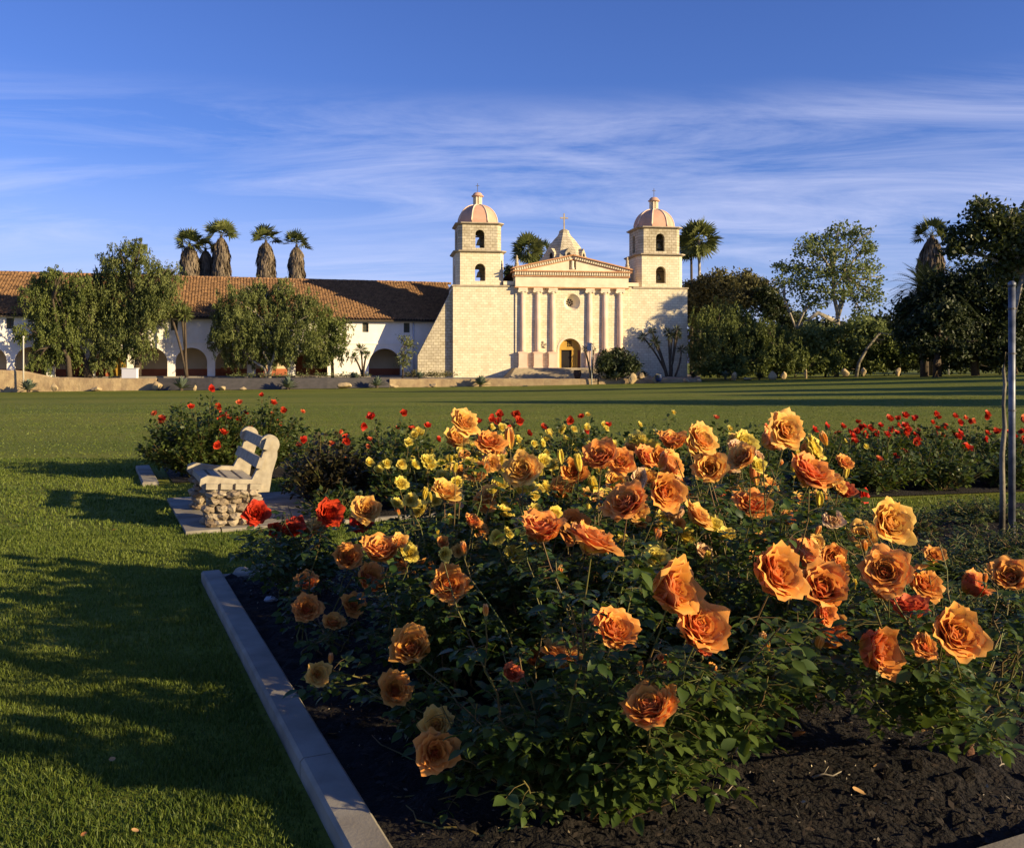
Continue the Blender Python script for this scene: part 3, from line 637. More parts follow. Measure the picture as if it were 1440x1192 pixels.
far_bush('', 'rose bush with lemon yellow blooms, right one of the yellow row', 3.8, 6.8, .80, .50, g2, 'rosefar', 80, 7, cols=[('yellow', 39, .45, 1.08, .080)])
far_bush('', 'flowerless dark rose bush behind the tallest apricot cluster', 5.25, 7.8, .88, .52, g2, 'rosefar', 80, 8, cols=[('yellow', 3, .9, 1.05, .07)])
far_bush('', 'dark bush of glossy leaves in the middle of the second bed', 5.6, 6.9, .80, .52, g2, 'rosefar', 80, 9, cols=[('yellow', 5, .8, 1.05, .06)])
far_bush('', 'dark rose bush with one pink red bloom raised above the lawn line', 6.3, 7.8, .84, .52, g2, 'rosefar', 80, 10, cols=[('coral', 2, 1.0, 1.15, .08)])
far_bush('', 'rose bush behind the crowded cluster, with small yellow blooms', 6.6, 6.9, .74, .52, g2, 'rosefar', 80, 11, cols=[('yellow', 5, .8, 1.05, .07)])
far_bush('', 'dark green rose bush left of the mass of scarlet blooms', 7.3, 7.8, .80, .52, g2, 'rosefar', 80, 12, cols=[('red', 4, .9, 1.05, .08)])
far_bush('', 'rose bush with scarlet blooms crowding its top, left one of the scarlet mass', 8.1, 7.8, .76, .52, g2, 'rosefar', 80, 13, cols=[('red', 26, .75, 1.1, .085)])
far_bush('', 'rose bush with scarlet blooms crowding its top, middle of the scarlet mass', 8.9, 7.9, .76, .52, g2, 'rosefar', 80, 14, cols=[('red', 24, .75, 1.15, .085)])
far_bush('', 'rose bush with scarlet and orange blooms at the right end of the scarlet mass', 9.7, 7.9, .72, .5, g2, 'rosefar', 80, 15, cols=[('red', 12, .75, 1.15, .085), ('coral', 5, .7, 1.1, .08)])
far_bush('', 'dense dark rose bush below the scarlet mass', 8.0, 6.8, .62, .52, g2, 'rosefar', 80, 16, cols=[('red', 2, .6, 1.0, .09)])
far_bush('', 'dark rose bush with one large red and one small orange bloom', 8.9, 6.8, .60, .52, g2, 'rosefar', 80, 17, cols=[('red', 1, .9, 1.0, .16), ('gold', 2, .7, 1.0, .09)])
far_bush('', 'dark rose bush with two round peach blooms left of the metal post', 9.8, 6.8, .60, .52, g2, 'rosefar', 80, 18, cols=[('peach', 3, .8, 1.05, .12), ('coral', 2, .3, .8, .08)])
far_bush('', 'dark rose bush with a gold bloom directly behind the metal post', 10.6, 6.8, .60, .52, g2, 'rosefar', 80, 19, cols=[('gold', 2, .9, 1.05, .10), ('red', 2, .3, .8, .08)])
far_bush('', 'rose bush with coral blooms on tall stalks behind the peach one', 10.6, 7.9, .70, .5, g2, 'rosefar', 80, 20, cols=[('coral', 4, .9, 1.2, .10)])
far_bush('', 'rose bush at the right edge with a pale yellow bloom on top', 11.4, 7.8, .74, .5, g2, 'rosefar', 80, 21, cols=[('peach', 2, 1.0, 1.1, .11), ('yellow', 1, 1.1, 1.2, .07)])
far_bush('', 'dark rose bush cut by the right edge of the picture, low in the second bed', 11.5, 6.8, .60, .5, g2, 'rosefar', 80, 23, cols=[('coral', 1, .9, 1.1, .09)])
for k, a in enumerate((7.2,)):
    far_bush('', 'dark rose bush between the yellow speckled and the low dark ones', a, 6.8, .66, .52, g2, 'rosefar', 80, 24, cols=[('coral', 1, .8, 1.0, .07)])
# third bed: the big bush and its neighbour
far_bush('', 'big rounded rose bush with scattered red blooms standing behind the stone bench', .55, 10.35, 1.10, .72, 'rose bushes in the third bed', 'rosefar', 230, 31, cols=[('red', 12, .55, 1.05, .09), ('coral', 8, .5, 1.0, .07)])
far_bush('', 'tall rose bush adjoining the big rounded one behind the bench on its right', 1.35, 10.75, 1.05, .62, 'rose bushes in the third bed', 'rosefar', 170, 32, cols=[('red', 4, .7, 1.05, .08), ('coral', 4, .6, 1.0, .06)])
# fallen petals
def fallen(px, py, s, m, lab):
    D = (H - .04) * F / (py - HY); x = X(px, D); rg = random.Random(int(px))
    me = MB(); n = 5; vs = []
    for j in range(n):
        for k in range(n):
            q = (k / (n - 1) - .5) * 2; w = (j / (n - 1)); sh = math.sin(math.pi * (.15 + .75 * w)) * .5
            vs.append((q * sh * s, (w - .5) * s, .25 * s * (q * q * sh + (w - .5) ** 2)))
    me.add(vs, [(j * n + k, j * n + k + 1, (j + 1) * n + k + 1, (j + 1) * n + k) for j in range(n - 1) for k in range(n - 1)])
    o = me.build('fallen_petal', m, smooth=True); o.location = (x, D, .035); o.rotation_euler = (rg.uniform(-.4, .4), rg.uniform(-.4, .4), rg.uniform(0, 6))
    tag(o, lab, 'petal', 'petals fallen on the soil')
pm = M['fallen'] = mat('fallen_petal', (.62, .24, .07), .6, transl=.3); pg = mat('fallen_petal_tan', (.38, .22, .09), .8)
fallen(1124, 1031, .05, pm, 'bright orange petal fallen on the soil in the middle right')
fallen(1090, 1012, .04, pg, 'tan withered petal on the soil up and left of the bright orange one')
fallen(1143, 979, .035, pm, 'small orange petal on the soil above the bright one')
fallen(1237, 1076, .04, pg, 'withered yellow brown petal on the soil left of the bare stem base')
fallen(1208, 1111, .045, pg, 'flat brown petal on the soil below the withered yellow brown one')
fallen(498, 1076, .05, pg, 'pale ochre petal on the soil beside the long left kerb')
fallen(468, 1030, .045, pg, 'dry petal on the dark soil near the kerb, farther back than the pale ochre one')
def twig(px, py, L_, rz, lab):
    D = (H - .04) * F / (py - HY); mb = MB()
    mb.tube([(-L_ / 2, 0, 0), (-.1 * L_, .03 * L_, .012), (L_ * .2, 0, .008), (L_ / 2, .10 * L_, .02)], [.0032, .003, .0028, .0015], 5)
    mb.tube([(-.1 * L_, .03 * L_, .012), (.1 * L_, .22 * L_, .03)], [.002, .001], 4)
    o = mb.build('twig', M['chippale'], smooth=True); o.location = (X(px, D), D, .035); o.rotation_euler = (0, 0, rz); tag(o, lab, 'twig', 'twigs on the soil')
twig(1412, 1076, .10, .5, 'pale forked twig lying on the soil near the right edge')
twig(1163, 1091, .10, -.1, 'thin straw coloured twig lying on the soil below the orange petal')
twig(1015, 1116, .10, .4, 'thin forked twig lying on the soil at the lower middle')
twig(1040, 1059, .13, .15, 'straight grey twig lying on the soil above the forked one')
for (px_, py_, s_, m_, lb_) in ((118, 1170, .018, pm, 'small orange leaf lying in the grass at the lower left'), (190, 1165, .022, pg, 'tan dry leaf in the grass right of the orange one'), (158, 1065, .022, pg, 'pale dry leaf in the grass at the edge of the shadow'), (160, 744, .05, pm, 'yellow leaf on the sunlit lawn left of the bench shadow')):
    fallen(px_, py_, s_, m_, lb_); o_ = bpy.context.scene.collection.objects[-1]; o_.name = 'fallen_leaf'; o_['category'] = 'leaf'; o_['group'] = 'dry leaves on the lawn'
# edging stones in the back-left corner
def rock(name, x, y, z, sx, sy, sz, m, seed, lab, cat='boulder', group=None, sub=3):
    bm = bmesh.new(); bmesh.ops.create_icosphere(bm, subdivisions=sub, radius=1); rg = random.Random(seed)
    pl = [(Vector((rg.uniform(-1, 1), rg.uniform(-1, 1), rg.uniform(-.6, 1))).normalized(), rg.uniform(.42, .80)) for _ in range(12)]
    for q in bm.verts:
        p = q.co.copy()
        for nn, dd in pl:
            e = p.dot(nn) - dd
            if e > 0: p -= nn * e * .85
        p *= 1 + .05 * math.sin(5 * p.x + seed) * math.cos(6 * p.y + seed * 2) + rg.uniform(-.015, .015)
        q.co = Vector((p.x * sx, p.y * sy, p.z * sz))
    me = bpy.data.meshes.new(name); bm.to_mesh(me); bm.free(); me.materials.append(m)
    o = bpy.data.objects.new(name, me); C.objects.link(o); o.location = (x, y, z); o.rotation_euler = (0, 0, rg.uniform(0, 6)); tag(o, lab, cat, group); return o
D_ = 6.25
rock('edging_stone', X(343, D_), D_, .03, .11, .07, .055, M['benchcon'], 1, 'small pale stone in the back left corner of the near bed, beside the kerb', 'stone', 'stones edging the near bed')
rock('edging_stone', X(374, D_), D_ + .03, .035, .13, .08, .06, M['benchcon'], 2, 'pale oblong stone right of the small one under the red and gold rose bush', 'stone', 'stones edging the near bed')
rock('edging_stone', X(381, 5.6), 5.6, .02, .05, .03, .02, M['signwhite'], 3, 'tiny white stone lying alone on the soil in front of the corner stones', 'stone', 'stones edging the near bed')
# ---------------------------------------------------------------- bench
def bench():
    p0 = np.array([X(318, 8.35), 8.35]); e = empty('garden_bench', (0, 0, 0))
    bx = G(.66, 6.38)
    e.location = (bx[0], bx[1], .03); e.scale = (.88, .95, .91); e.rotation_euler = (0, 0, math.atan2(u[1], u[0]))   # local x = u (to the back), local y = v (length)
    tag(e, 'pale concrete bench on rubble stone legs standing on a paved pad', 'bench')
    LEN = 1.30
    # side frame profile in (x,z): x=0 back, negative toward front
    prof = [(-.60, .36), (-.63, .40), (-.62, .46), (-.56, .485), (-.30, .44), (-.13, .43), (-.06, .56), (-.015, .70)]
    cx, cz, rr = .045, .76, .098
    for i in range(13):
        t = math.radians(200 - i * 20); prof.append((cx + rr * math.cos(t), cz + rr * math.sin(t)))
    prof += [(.12, .64), (.07, .48), (.04, .30), (-.10, .30), (-.5, .33)]
    for k, y0 in enumerate((0, LEN - .09)):
        MB().prism(prof, [], y0 + .01, y0 + .08).build('side_frame', M['benchcon'], e)
    def slat(xc, zc, ang, w, t, name):
        c, s_ = math.cos(ang), math.sin(ang); pts = [(-w / 2, -t / 2), (w / 2, -t / 2), (w / 2, t / 2), (-w / 2, t / 2)]
        MB().prism([(xc + a * c - b * s_, zc + a * s_ + b * c) for a, b in pts], [], -.035, LEN + .035).build(name, M['benchcon'], e)
    slat(.015, .765, R(72), .105, .055, 'back_slat'); slat(-.055, .585, R(70), .105, .055, 'back_slat')
    for i, xx in enumerate((-.52, -.38, -.24, -.10)): slat(xx, .385 - .008 * i, R(-4), .11, .055, 'seat_slat')
    # broad far armrest board and rubble legs
    rg = random.Random(9)
    for k, yc in enumerate((.10, LEN - .12)):
        bm = bmesh.new(); st = []
        for zi in range(5):
            for xi in range(5):
                for yi in range(2):
                    st.append((-.53 + xi * .105 + rg.uniform(-.02, .02) + (.03 if zi % 2 else 0), yc - .08 + yi * .16 + rg.uniform(-.02, .02), .03 + zi * .068))
        for (sx, sy, sz) in st:
            r_ = bmesh.ops.create_icosphere(bm, subdivisions=2, radius=1, matrix=Matrix.Translation((sx, sy, sz)) @ Matrix.Diagonal((rg.uniform(.055, .08), rg.uniform(.07, .1), rg.uniform(.034, .048), 1)))
            for q in r_['verts']: q.co += Vector((rg.uniform(-1, 1), rg.uniform(-1, 1), rg.uniform(-1, 1))) * .012
        me = bpy.data.meshes.new('leg'); bm.to_mesh(me); bm.free(); me.materials.append(M['rubble']); me.materials.append(M['rubble'])
        o = bpy.data.objects.new('leg', me); C.objects.link(o); o.parent = e
        mb = MB(); mb.box(-.55, -.08, yc - .09, yc + .09, 0, .30); mb.build('leg_core', M['sandwall'], o)
    return e
bench()
# ---------------------------------------------------------------- post and stake
def post():
    D = 7.5; x = X(1423, D); e = empty('metal_post', (x, D, 0)); tag(e, 'slim grey metal post standing in the near bed at the right edge', 'post')
    MB().lathe([(.026, -.05), (.026, Z(403, D))], 14).build('pole', M['metal'], e, True)
    MB().lathe([(.030, 0), (.030, .03), (.012, .045)], 14, (0, 0, Z(403, D))).build('cap', M['metal'], e, True)
    for z in (Z(498, D), Z(578, D), Z(435, D)): MB().lathe([(.031, 0), (.031, .012)], 12, (0, 0, z)).build('band', M['iron'], e)
    D2 = 7.65
    def q(px, py): return (X(px, D2) , D2, Z(py, D2))
    mb = MB(); mb.tube([(X(1409, D2), D2, 0), q(1410, 700), q(1409, 640), q(1413, 600), q(1411, 570), q(1413, 540), q(1411, 520), q(1415, 495)], [.024, .022, .021, .018, .014, .014, .013, .010], 7)
    o = mb.build('climbing_stem', M['mottled'], smooth=True); tag(o, 'crooked pale woody stem tied against the left side of the metal post', 'stem')
post()
# ---------------------------------------------------------------- church
CH_ANG = R(8.5); CHD = 105.0
ch = empty('mission_church', (X(637, CHD), CHD, 0), CH_ANG)
tag(ch, 'cream stone mission church with twin pink domed bell towers, columns and a pediment', 'church')
CW = 27.7; CX = 13.75
def zc_(py, px=800):
    p = (px - 720) / F; t = (p * CHD - X(637, CHD)) / (math.cos(CH_ANG) - math.sin(CH_ANG) * p); D = CHD + t * math.sin(CH_ANG)
    return Z(py, D)
def tc_(px):
    p = (px - 720) / F; return (p * CHD - X(637, CHD)) / (math.cos(CH_ANG) - math.sin(CH_ANG) * p)
zl1 = 10.25; zl2 = 14.25; zl3 = 17.45; zp = zc_(517)   # ledges, platform
GZ = -.6
def frieze_dentils(mb, x0, x1, z0, z1, y0, y1, step):
    n = int((x1 - x0) / step)
    for i in range(n):
        a = x0 + (i + .25) * (x1 - x0) / n; mb.box(a, a + step * .5, y0, y1, z0, z1)
dh = tc_(801.5); dw = 2.55; dz_top = zc_(473)
rw_c, rw_z = tc_(804), zc_(425)
door_hole = arch_pts(dh, dw + .5, zp, dz_top - (dw + .5) / 2, 14)
circ = [(rw_c + .98 * math.cos(2 * math.pi * i / 28), rw_z + .98 * math.sin(2 * math.pi * i / 28)) for i in range(28)]
mb = MB()
mb.prism([(0, GZ), (CW, GZ), (CW, zl1), (0, zl1)], [], 0.0, 5.6)     # replaced below by pieces
mb = MB()
mb.box(0, 7.15, 0, 5.6, GZ, zl1); mb.build('side_wall', M['ashlar'], ch)
MB().box(20.45, CW, 0, 5.6, GZ, zl1).build('side_wall', M['ashlar'], ch)
mb = MB(); mb.prism([(7.15, GZ), (20.45, GZ), (20.45, 10.15), (7.15, 10.15)], [], 1.0, 5.0)   # backing mass
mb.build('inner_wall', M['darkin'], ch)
mb = MB()
# front slab with holes; keep the door hole open at the bottom edge
mb.prism([(7.15, GZ), (20.45, GZ), (20.45, 10.15), (7.15, 10.15)], [door_hole, circ], -.12, .95)
mb.build('facade_wall', M['ashlar'], ch)
# splayed round window funnel
N_ = 28; mb = MB(); vs = []
for (r, yy, ox) in ((.975, -.118, 0), (.42, .72, -.12)):
    for i in range(N_): vs.append((rw_c + ox + r * math.cos(2 * math.pi * i / N_), yy, rw_z + r * math.sin(2 * math.pi * i / N_)))
mb.add(vs, [(i, (i + 1) % N_, N_ + (i + 1) % N_, N_ + i) for i in range(N_)])
win = mb.build('round_window', M['plaster'], ch)
mb = MB(); mb.add([(rw_c - .12 + .43 * math.cos(2 * math.pi * i / 20), .74, rw_z + .43 * math.sin(2 * math.pi * i / 20)) for i in range(20)], [tuple(range(20))])
mb.build('pane', M['darkin'], win, recalc=False)
mb = MB()
for k in range(8):
    a = k * math.pi / 4; mb.tube([(rw_c - .12 + .1 * math.cos(a), .70, rw_z + .1 * math.sin(a)), (rw_c - .12 + .42 * math.cos(a), .70, rw_z + .42 * math.sin(a))], .03, 4)
mb.build('tracery', M['plaster'], win)
# doorway
dr = empty('doorway'); bpy.data.objects.remove(dr)
zs = dz_top - dw / 2; yb = .34
ring_o = arch_pts(dh, dw + .5, zp, dz_top - (dw + .5) / 2, 14); ring_i = arch_pts(dh, dw + .02, zp, dz_top - .24 - (dw + .02) / 2, 14)
mb = MB(); poly = ring_o + ring_i[::-1]; mb.prism(poly, [], -.17, .32)
door = mb.build('doorway', M['plaster'], ch)
ztr = zc_(490.5)
tym = arch_pts(dh, dw, ztr, dz_top - .25 - dw / 2, 14)
mb = MB(); mb.prism(tym, [[(dh - .30, ztr + .22), (dh + .30, ztr + .22), (dh + .30, ztr + 1.02), (dh - .30, ztr + 1.02)]], yb, yb + .12); mb.build('tympanum', M['yellowdoor'], door)
mb = MB(); mb.box(dh - .30, dh + .30, yb + .08, yb + .10, ztr + .22, ztr + 1.02); mb.build('lattice_pane', M['darkin'], door)
mb = MB()
for i in range(4): mb.box(dh - .30 + i * .19, dh - .27 + i * .19, yb + .02, yb + .06, ztr + .22, ztr + 1.02)
for i in range(4): mb.box(dh - .30, dh + .30, yb + .025, yb + .065, ztr + .23 + i * .25, ztr + .26 + i * .25)
mb.build('lattice', M['yellowdoor'], door)
mb = MB(); mb.box(dh - dw / 2, dh + dw / 2, yb - .04, yb + .14, ztr - .12, ztr + .03); mb.box(dh - dw / 2 + .02, dh - dw / 2 + .32, yb, yb + .14, zp, ztr - .12); mb.box(dh + .78, dh + .98, yb, yb + .14, zp, ztr - .12)
mb.build('door_frame', M['yellowdoor'], door)
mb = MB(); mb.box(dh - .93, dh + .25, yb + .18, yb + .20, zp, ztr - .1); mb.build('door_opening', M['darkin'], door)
mb = MB(); mb.box(dh + .26, dh + .77, yb + .03, yb + .1, zp + .02, ztr - .13)
for k in range(3):
    for j in range(2): mb.box(dh + .31 + j * .23, dh + .49 + j * .23, yb, yb + .032, zp + .15 + k * .68, zp + .70 + k * .68)
mb.build('door_leaf', M['yellowdoor'], door)
mb = MB(); mb.box(dh + .99, dh + dw / 2 - .01, yb + .06, yb + .12, zp, ztr - .12); mb.build('side_leaf', M['wooddoor'], door)
# pilasters and columns
for k, off in enumerate((-5.77, -4.01, -2.26, 2.10, 3.91, 5.72)):
    cxk = CX + off
    mb = MB(); mb.lathe([(.36, zc_(495) + .02), (.34, zc_(495) + .3), (.335, 5), (.30, 9.35)], 18, (cxk, -.16, 0)); col = mb.build('column', M['pinkcol'], ch, True)
    mb = MB(); mb.box(cxk - .50, cxk + .50, -.56, -.115, zp - .02, zc_(495) - .14); mb.box(cxk - .58, cxk + .58, -.62, -.11, zc_(495) - .14, zc_(495) + .02); mb.box(cxk - .56, cxk + .56, -.60, -.112, zp - .3, zp + .18)
    mb.build('pedestal', M['pinkcol'], col)
    mb = MB(); mb.lathe([(.31, 9.35), (.36, 9.42), (.32, 9.5), (.38, 9.62)], 16, (cxk, -.16, 0)); mb.box(cxk - .52, cxk + .52, -.56, -.115, 9.82, 10.02)
    for sx in (-1, 1):
        mb.tube([(cxk + sx * .42, -.54, 9.66), (cxk + sx * .42, -.12, 9.66)], .17, 12)
    mb.box(cxk - .42, cxk + .42, -.52, -.13, 9.60, 9.82)
    mb.build('capital', M['plaster'], col)
# entablature
mb = MB(); mb.box(7.10, 20.40, -.52, 1.2, 10.155, 11.30); mb.build('frieze', M['plaster'], ch)
mb = MB(); mb.box(7.02, 20.48, -.58, 1.1, 10.02, 10.15); mb.box(6.95, 20.55, -.66, 1.15, 11.31, 11.47); mb.box(6.75, 20.75, -.92, 1.2, 11.86, 12.0)
mb.build('cornice_trim', M['redtrim'], ch)
mb = MB(); mb.box(7.0, 20.5, -.62, 1.12, 11.475, 11.855); frieze_dentils(mb, 6.95, 20.55, 11.48, 11.80, -.80, -.61, .27); mb.build('dentil_course', M['plaster'], ch)
# low parapet ledges either side of entablature
mb = MB(); mb.box(5.8, 7.06, .05, 3, zl1 + .12, zl1 + .55); mb.box(20.5, 21.8, .05, 3, zl1 + .12, zl1 + .55); mb.build('parapet', M['plaster'], ch)
# pediment
pb, pa = 12.0, zc_(357); xl, xr = 6.75, 20.75
rise = pa - .45 - pb
def pedz(x): return pb + rise * (1 - abs(x - CX) / (xr - CX))
nic = arch_pts(CX, .82, pb + .15, pb + 1.25, 8)
mb = MB(); mb.prism([(xl + .9, pb + .005), (xr - .9, pb + .005), (CX, pedz(CX) - .20)], [nic], -.58, .3); mb.build('pediment', M['plaster'], ch)
mb = MB(); mb.prism(arch_pts(CX, .80, pb + .16, pb + 1.24, 8), [], -.15, -.05); mb.build('niche', M['trim'], ch)
mb = MB(); mb.lathe([(.22, 0), (.26, .1), (.20, .3), (.18, .75), (.22, .95), (.10, 1.05), (.06, 1.1), (.13, 1.2), (.12, 1.32), (.02, 1.4)], 12, (CX, -.42, pb + .18)); mb.build('niche_statue', M['plaster'], ch, True)
th = math.atan2(rise, xr - CX)
for sg, nm in ((-1, 'a'), (1, 'b')):
    L_ = (xr - CX) / math.cos(th)
    def fr(l, y, h, sg=sg): return (CX + sg * ((xr - CX) - l * math.cos(th)) - sg * 0 + sg * (-h * 0 + math.sin(th) * h), y, pb + l * math.sin(th) + h * math.cos(th))
    def rbox(mb, l0, l1, y0, y1, h0, h1, fr=fr):
        vs = [fr(l, y, h) for h in (h0, h1) for l, y in ((l0, y0), (l1, y0), (l1, y1), (l0, y1))]
        mb.add(vs, [(0, 3, 2, 1), (4, 5, 6, 7), (0, 1, 5, 4), (1, 2, 6, 5), (2, 3, 7, 6), (3, 0, 4, 7)])
    mb = MB(); rbox(mb, .1, L_ - .02, -.66, .5, -.30, -.20); rbox(mb, 0, L_ + (.1 if sg < 0 else 0.09), -.96, .6, .16, .30); mb.build('raking_cornice', M['redtrim'], ch)
    mb = MB(); rbox(mb, .35, L_ - .04, -.61, .5, -.198, .158)
    n = int(L_ / .27)
    for i in range(1, n): rbox(mb, i * .27, i * .27 + .14, -.80, -.60, -.19, .12)
    mb.build('raking_dentils', M['plaster'], ch)
mb = MB(); mb.prism([(xl + .3, pb + .004), (xr - .3, pb + .004), (CX, pedz(CX) - .1)], [], .65, 24); mb.build('nave_gable', M['tile'], ch)
for sx in (-1, 1):
    cxk = CX + sx * 6.5; mb = MB(); mb.box(cxk - .24, cxk + .24, -.75, -.25, pb + .004, pb + .62); mb.lathe([(.20, .62), (.24, .8), (.16, 1.0), (.19, 1.3), (.09, 1.45), (.12, 1.55), (.10, 1.68), (.02, 1.75)], 10, (cxk, -.5, pb)); mb.build('finial_statue', M['trim'], ch, True)
# crowning stone pyramid behind the pediment
kx = tc_(800.5) + .1; ky = 3.4
mb = MB(); prof = [(3.05, 12.2), (3.05, 13.6), (2.55, 14.2), (1.9, 15.3), (1.25, 16.15), (.8, 16.6), (.62, 16.95), (.62, 17.15), (.30, 17.35)]
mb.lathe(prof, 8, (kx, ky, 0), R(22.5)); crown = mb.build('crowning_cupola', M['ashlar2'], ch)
for a_ in (225, 315, 270):
    c_, s_ = math.cos(R(a_)), math.sin(R(a_)); mb = MB()
    mb.prism([(-.42, 13.3), (.42, 13.3), (.42, 14.3), (0, 14.85), (-.42, 14.3)], [], 0, 1.0, fr=lambda x, y, z: (kx + c_ * (2.75 - y) - s_ * x, ky + s_ * (2.75 - y) + c_ * x, z)); mb.build('dormer', M['ashlar2'], crown)
    mb = MB(); mb.prism(arch_pts(0, .4, 13.5, 14.1, 6), [], -.02, .0, fr=lambda x, y, z: (kx + c_ * (2.76 - y) - s_ * x, ky + s_ * (2.76 - y) + c_ * x, z)); mb.build('dormer_opening', M['darkin'], crown)
def cross(name, par, x, y, z0, h, w, t, m):
    mb = MB(); mb.box(x - t, x + t, y - t, y + t, z0, z0 + h); zc = z0 + h * .72
    mb.box(x - w / 2, x - t - .001, y - t * .95, y + t * .95, zc - t, zc + t); mb.box(x + t + .001, x + w / 2, y - t * .95, y + t * .95, zc - t, zc + t)
    return mb.build(name, m, par)
cross('cross', crown, kx, ky, 17.3, 1.95, .95, .075, M['trim'])
# towers
def tower(tx0, nm):
    w2 = 5.45; w3 = 5.0; ch_ = .42; cx = tx0 + w2 / 2; cy = .3 + w2 / 2
    def tier(w, z0, z1, aw, zs_, zt, thick, chf):
        mb = MB(); half = w / 2 - chf
        for q in range(4):
            a = q * math.pi / 2; c_, s_ = math.cos(a), math.sin(a)
            fr = lambda x, y, z, c_=c_, s_=s_: (cx + x * c_ - y * s_, cy + x * s_ + y * c_, z)
            hole = arch_pts(0, aw, zs_, zt - aw / 2, 10)
            mb.prism([(-half, z0), (half, z0), (half, z1), (-half, z1)], [hole], -w / 2, -w / 2 + thick, fr=fr)
            mb.add([fr(half, -w / 2, z0), fr(w / 2, -half, z0), fr(w / 2, -half, z1), fr(half, -w / 2, z1), fr(half - thick * .6, -w / 2 + thick, z0), fr(w / 2 - thick, -half + thick * .6, z0), fr(w / 2 - thick, -half + thick * .6, z1), fr(half - thick * .6, -w / 2 + thick, z1)],
                   [(0, 1, 2, 3), (4, 7, 6, 5), (3, 2, 6, 7), (0, 4, 5, 1)])
        return mb
    def ledge(w, z, h, chf, p):
        hw = w / 2 + p; c = chf + p * .4
        pts = [(-hw + c, -hw), (hw - c, -hw), (hw, -hw + c), (hw, hw - c), (hw - c, hw), (-hw + c, hw), (-hw, hw - c), (-hw, -hw + c)]
        return [(cx + a, cy + b) for a, b in pts]
    def slab(mb, pts, z0, z1, pts2=None):
        n = len(pts); pts2 = pts2 or pts
        mb.add([(a, b, z0) for a, b in pts] + [(a, b, z1) for a, b in pts2], [tuple(range(n))[::-1], tuple(n + i for i in range(n))] + [(i, (i + 1) % n, n + (i + 1) % n, n + i) for i in range(n)])
    t2 = tier(w2, zl1 + .3, zl2 - .25, 1.2, zl1 + .55, zl1 + 2.55, .55, ch_)
    e = t2.build('bell_tower', M['ashlar'], ch)
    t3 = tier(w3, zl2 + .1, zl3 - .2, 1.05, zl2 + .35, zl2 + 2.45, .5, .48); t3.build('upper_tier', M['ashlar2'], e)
    mb = MB(); slab(mb, ledge(w2, 0, 0, ch_, .0), zl1 - .02, zl1 + .29); mb.build('tier_base', M['ashlar'], e)
    mb = MB()
    slab(mb, ledge(w2, 0, 0, ch_, .05), zl2 - .248, zl2 - .1, ledge(w2, 0, 0, ch_, .32)); slab(mb, ledge(w2, 0, 0, ch_, .34), zl2 - .098, zl2 + .02); slab(mb, ledge(w2, 0, 0, ch_, .2), zl2 + .022, zl2 + .098, ledge(w3, 0, 0, .48, .02))
    slab(mb, ledge(w3, 0, 0, .48, .05), zl3 - .198, zl3 - .06, ledge(w3, 0, 0, .48, .30)); slab(mb, ledge(w3, 0, 0, .48, .32), zl3 - .058, zl3 + .05)
    mb.build('ledge', M['trim'], e)
    # dome
    zd = zl3 + .05; RD = 2.42; HD = 2.32; prof = [(RD, 0), (RD, .1)]
    for i in range(1, 10):
        t = i / 9 * math.pi / 2 * .92; prof.append((RD * math.cos(t) ** .85, .1 + HD * math.sin(t)))
    mb = MB(); mb.lathe(prof, 8, (cx, cy, zd), R(22.5)); d = mb.build('dome', M['pinkdome'], e)
    mb = MB()
    for k in range(8):
        a = R(22.5 + 45 * k); mb.tube([(cx + (r + .01) * math.cos(a), cy + (r + .01) * math.sin(a), zd + z) for r, z in prof[1:]], .085, 6)
    mb.build('dome_rib', M['pinkcol'], d, True)
    zt = zd + .1 + HD * .985
    mb = MB(); mb.lathe([(.62, -.12), (.62, .04)], 8, (cx, cy, zt), R(22.5))
    for k in range(8):
        a = R(22.5 + 45 * k); c_, s_ = math.cos(a), math.sin(a); mb.tube([(cx + .42 * c_, cy + .42 * s_, zt + .03), (cx + .42 * c_, cy + .42 * s_, zt + 1.0)], .13, 5)
    mb.lathe([(.22, .03), (.22, 1.0)], 8, (cx, cy, zt)); la = mb.build('lantern', M['plaster'], e)
    mb = MB(); mb.lathe([(.66, 1.0), (.72, 1.05), (.72, 1.12), (.60, 1.15), (.54, 1.32), (.36, 1.48), (.05, 1.55)], 14, (cx, cy, zt)); mb.build('lantern_cap', M['pinkdome'], la, True)
    cross('cross', la, cx, cy, zt + 1.54, 1.05, .42, .028, M['iron'])
    # bells with beam
    for (zb, s_) in ((zl1 + 1.05, 1.0), (zl2 + .75, .85)):
        mb = MB(); mb.lathe([(.40, 0), (.34, .1), (.27, .3), (.22, .55), (.12, .66), (.04, .72), (.04, .9)], 16, (cx, cy - w2 / 2 + 1.0, zb)); b_ = mb.build('bell', M['bronze'], e, True)
        mb = MB(); mb.box(cx - 1.9, cx + 1.9, cy - w2 / 2 + .92, cy - w2 / 2 + 1.08, zb + .9, zb + 1.05); mb.build('beam', M['bark'], b_)
    # dark floors
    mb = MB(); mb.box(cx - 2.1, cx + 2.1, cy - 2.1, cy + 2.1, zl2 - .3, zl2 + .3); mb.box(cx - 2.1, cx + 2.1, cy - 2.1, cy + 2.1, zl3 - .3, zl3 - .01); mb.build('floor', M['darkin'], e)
tower(.42, 'l'); tower(CW - .42 - 5.45, 'r')
mb = MB(); mb.box(-.12, 6.6, -.12, .3, zl1 - .12, zl1 + .06); mb.box(21.1, CW + .12, -.12, .3, zl1 - .12, zl1 + .06); mb.box(-.13, -.001, -.12, 5.7, zl1 - .12, zl1 + .06); mb.box(CW + .001, CW + .13, -.12, 5.7, zl1 - .12, zl1 + .06)
mb.build('lower_ledge', M['trim'], ch)
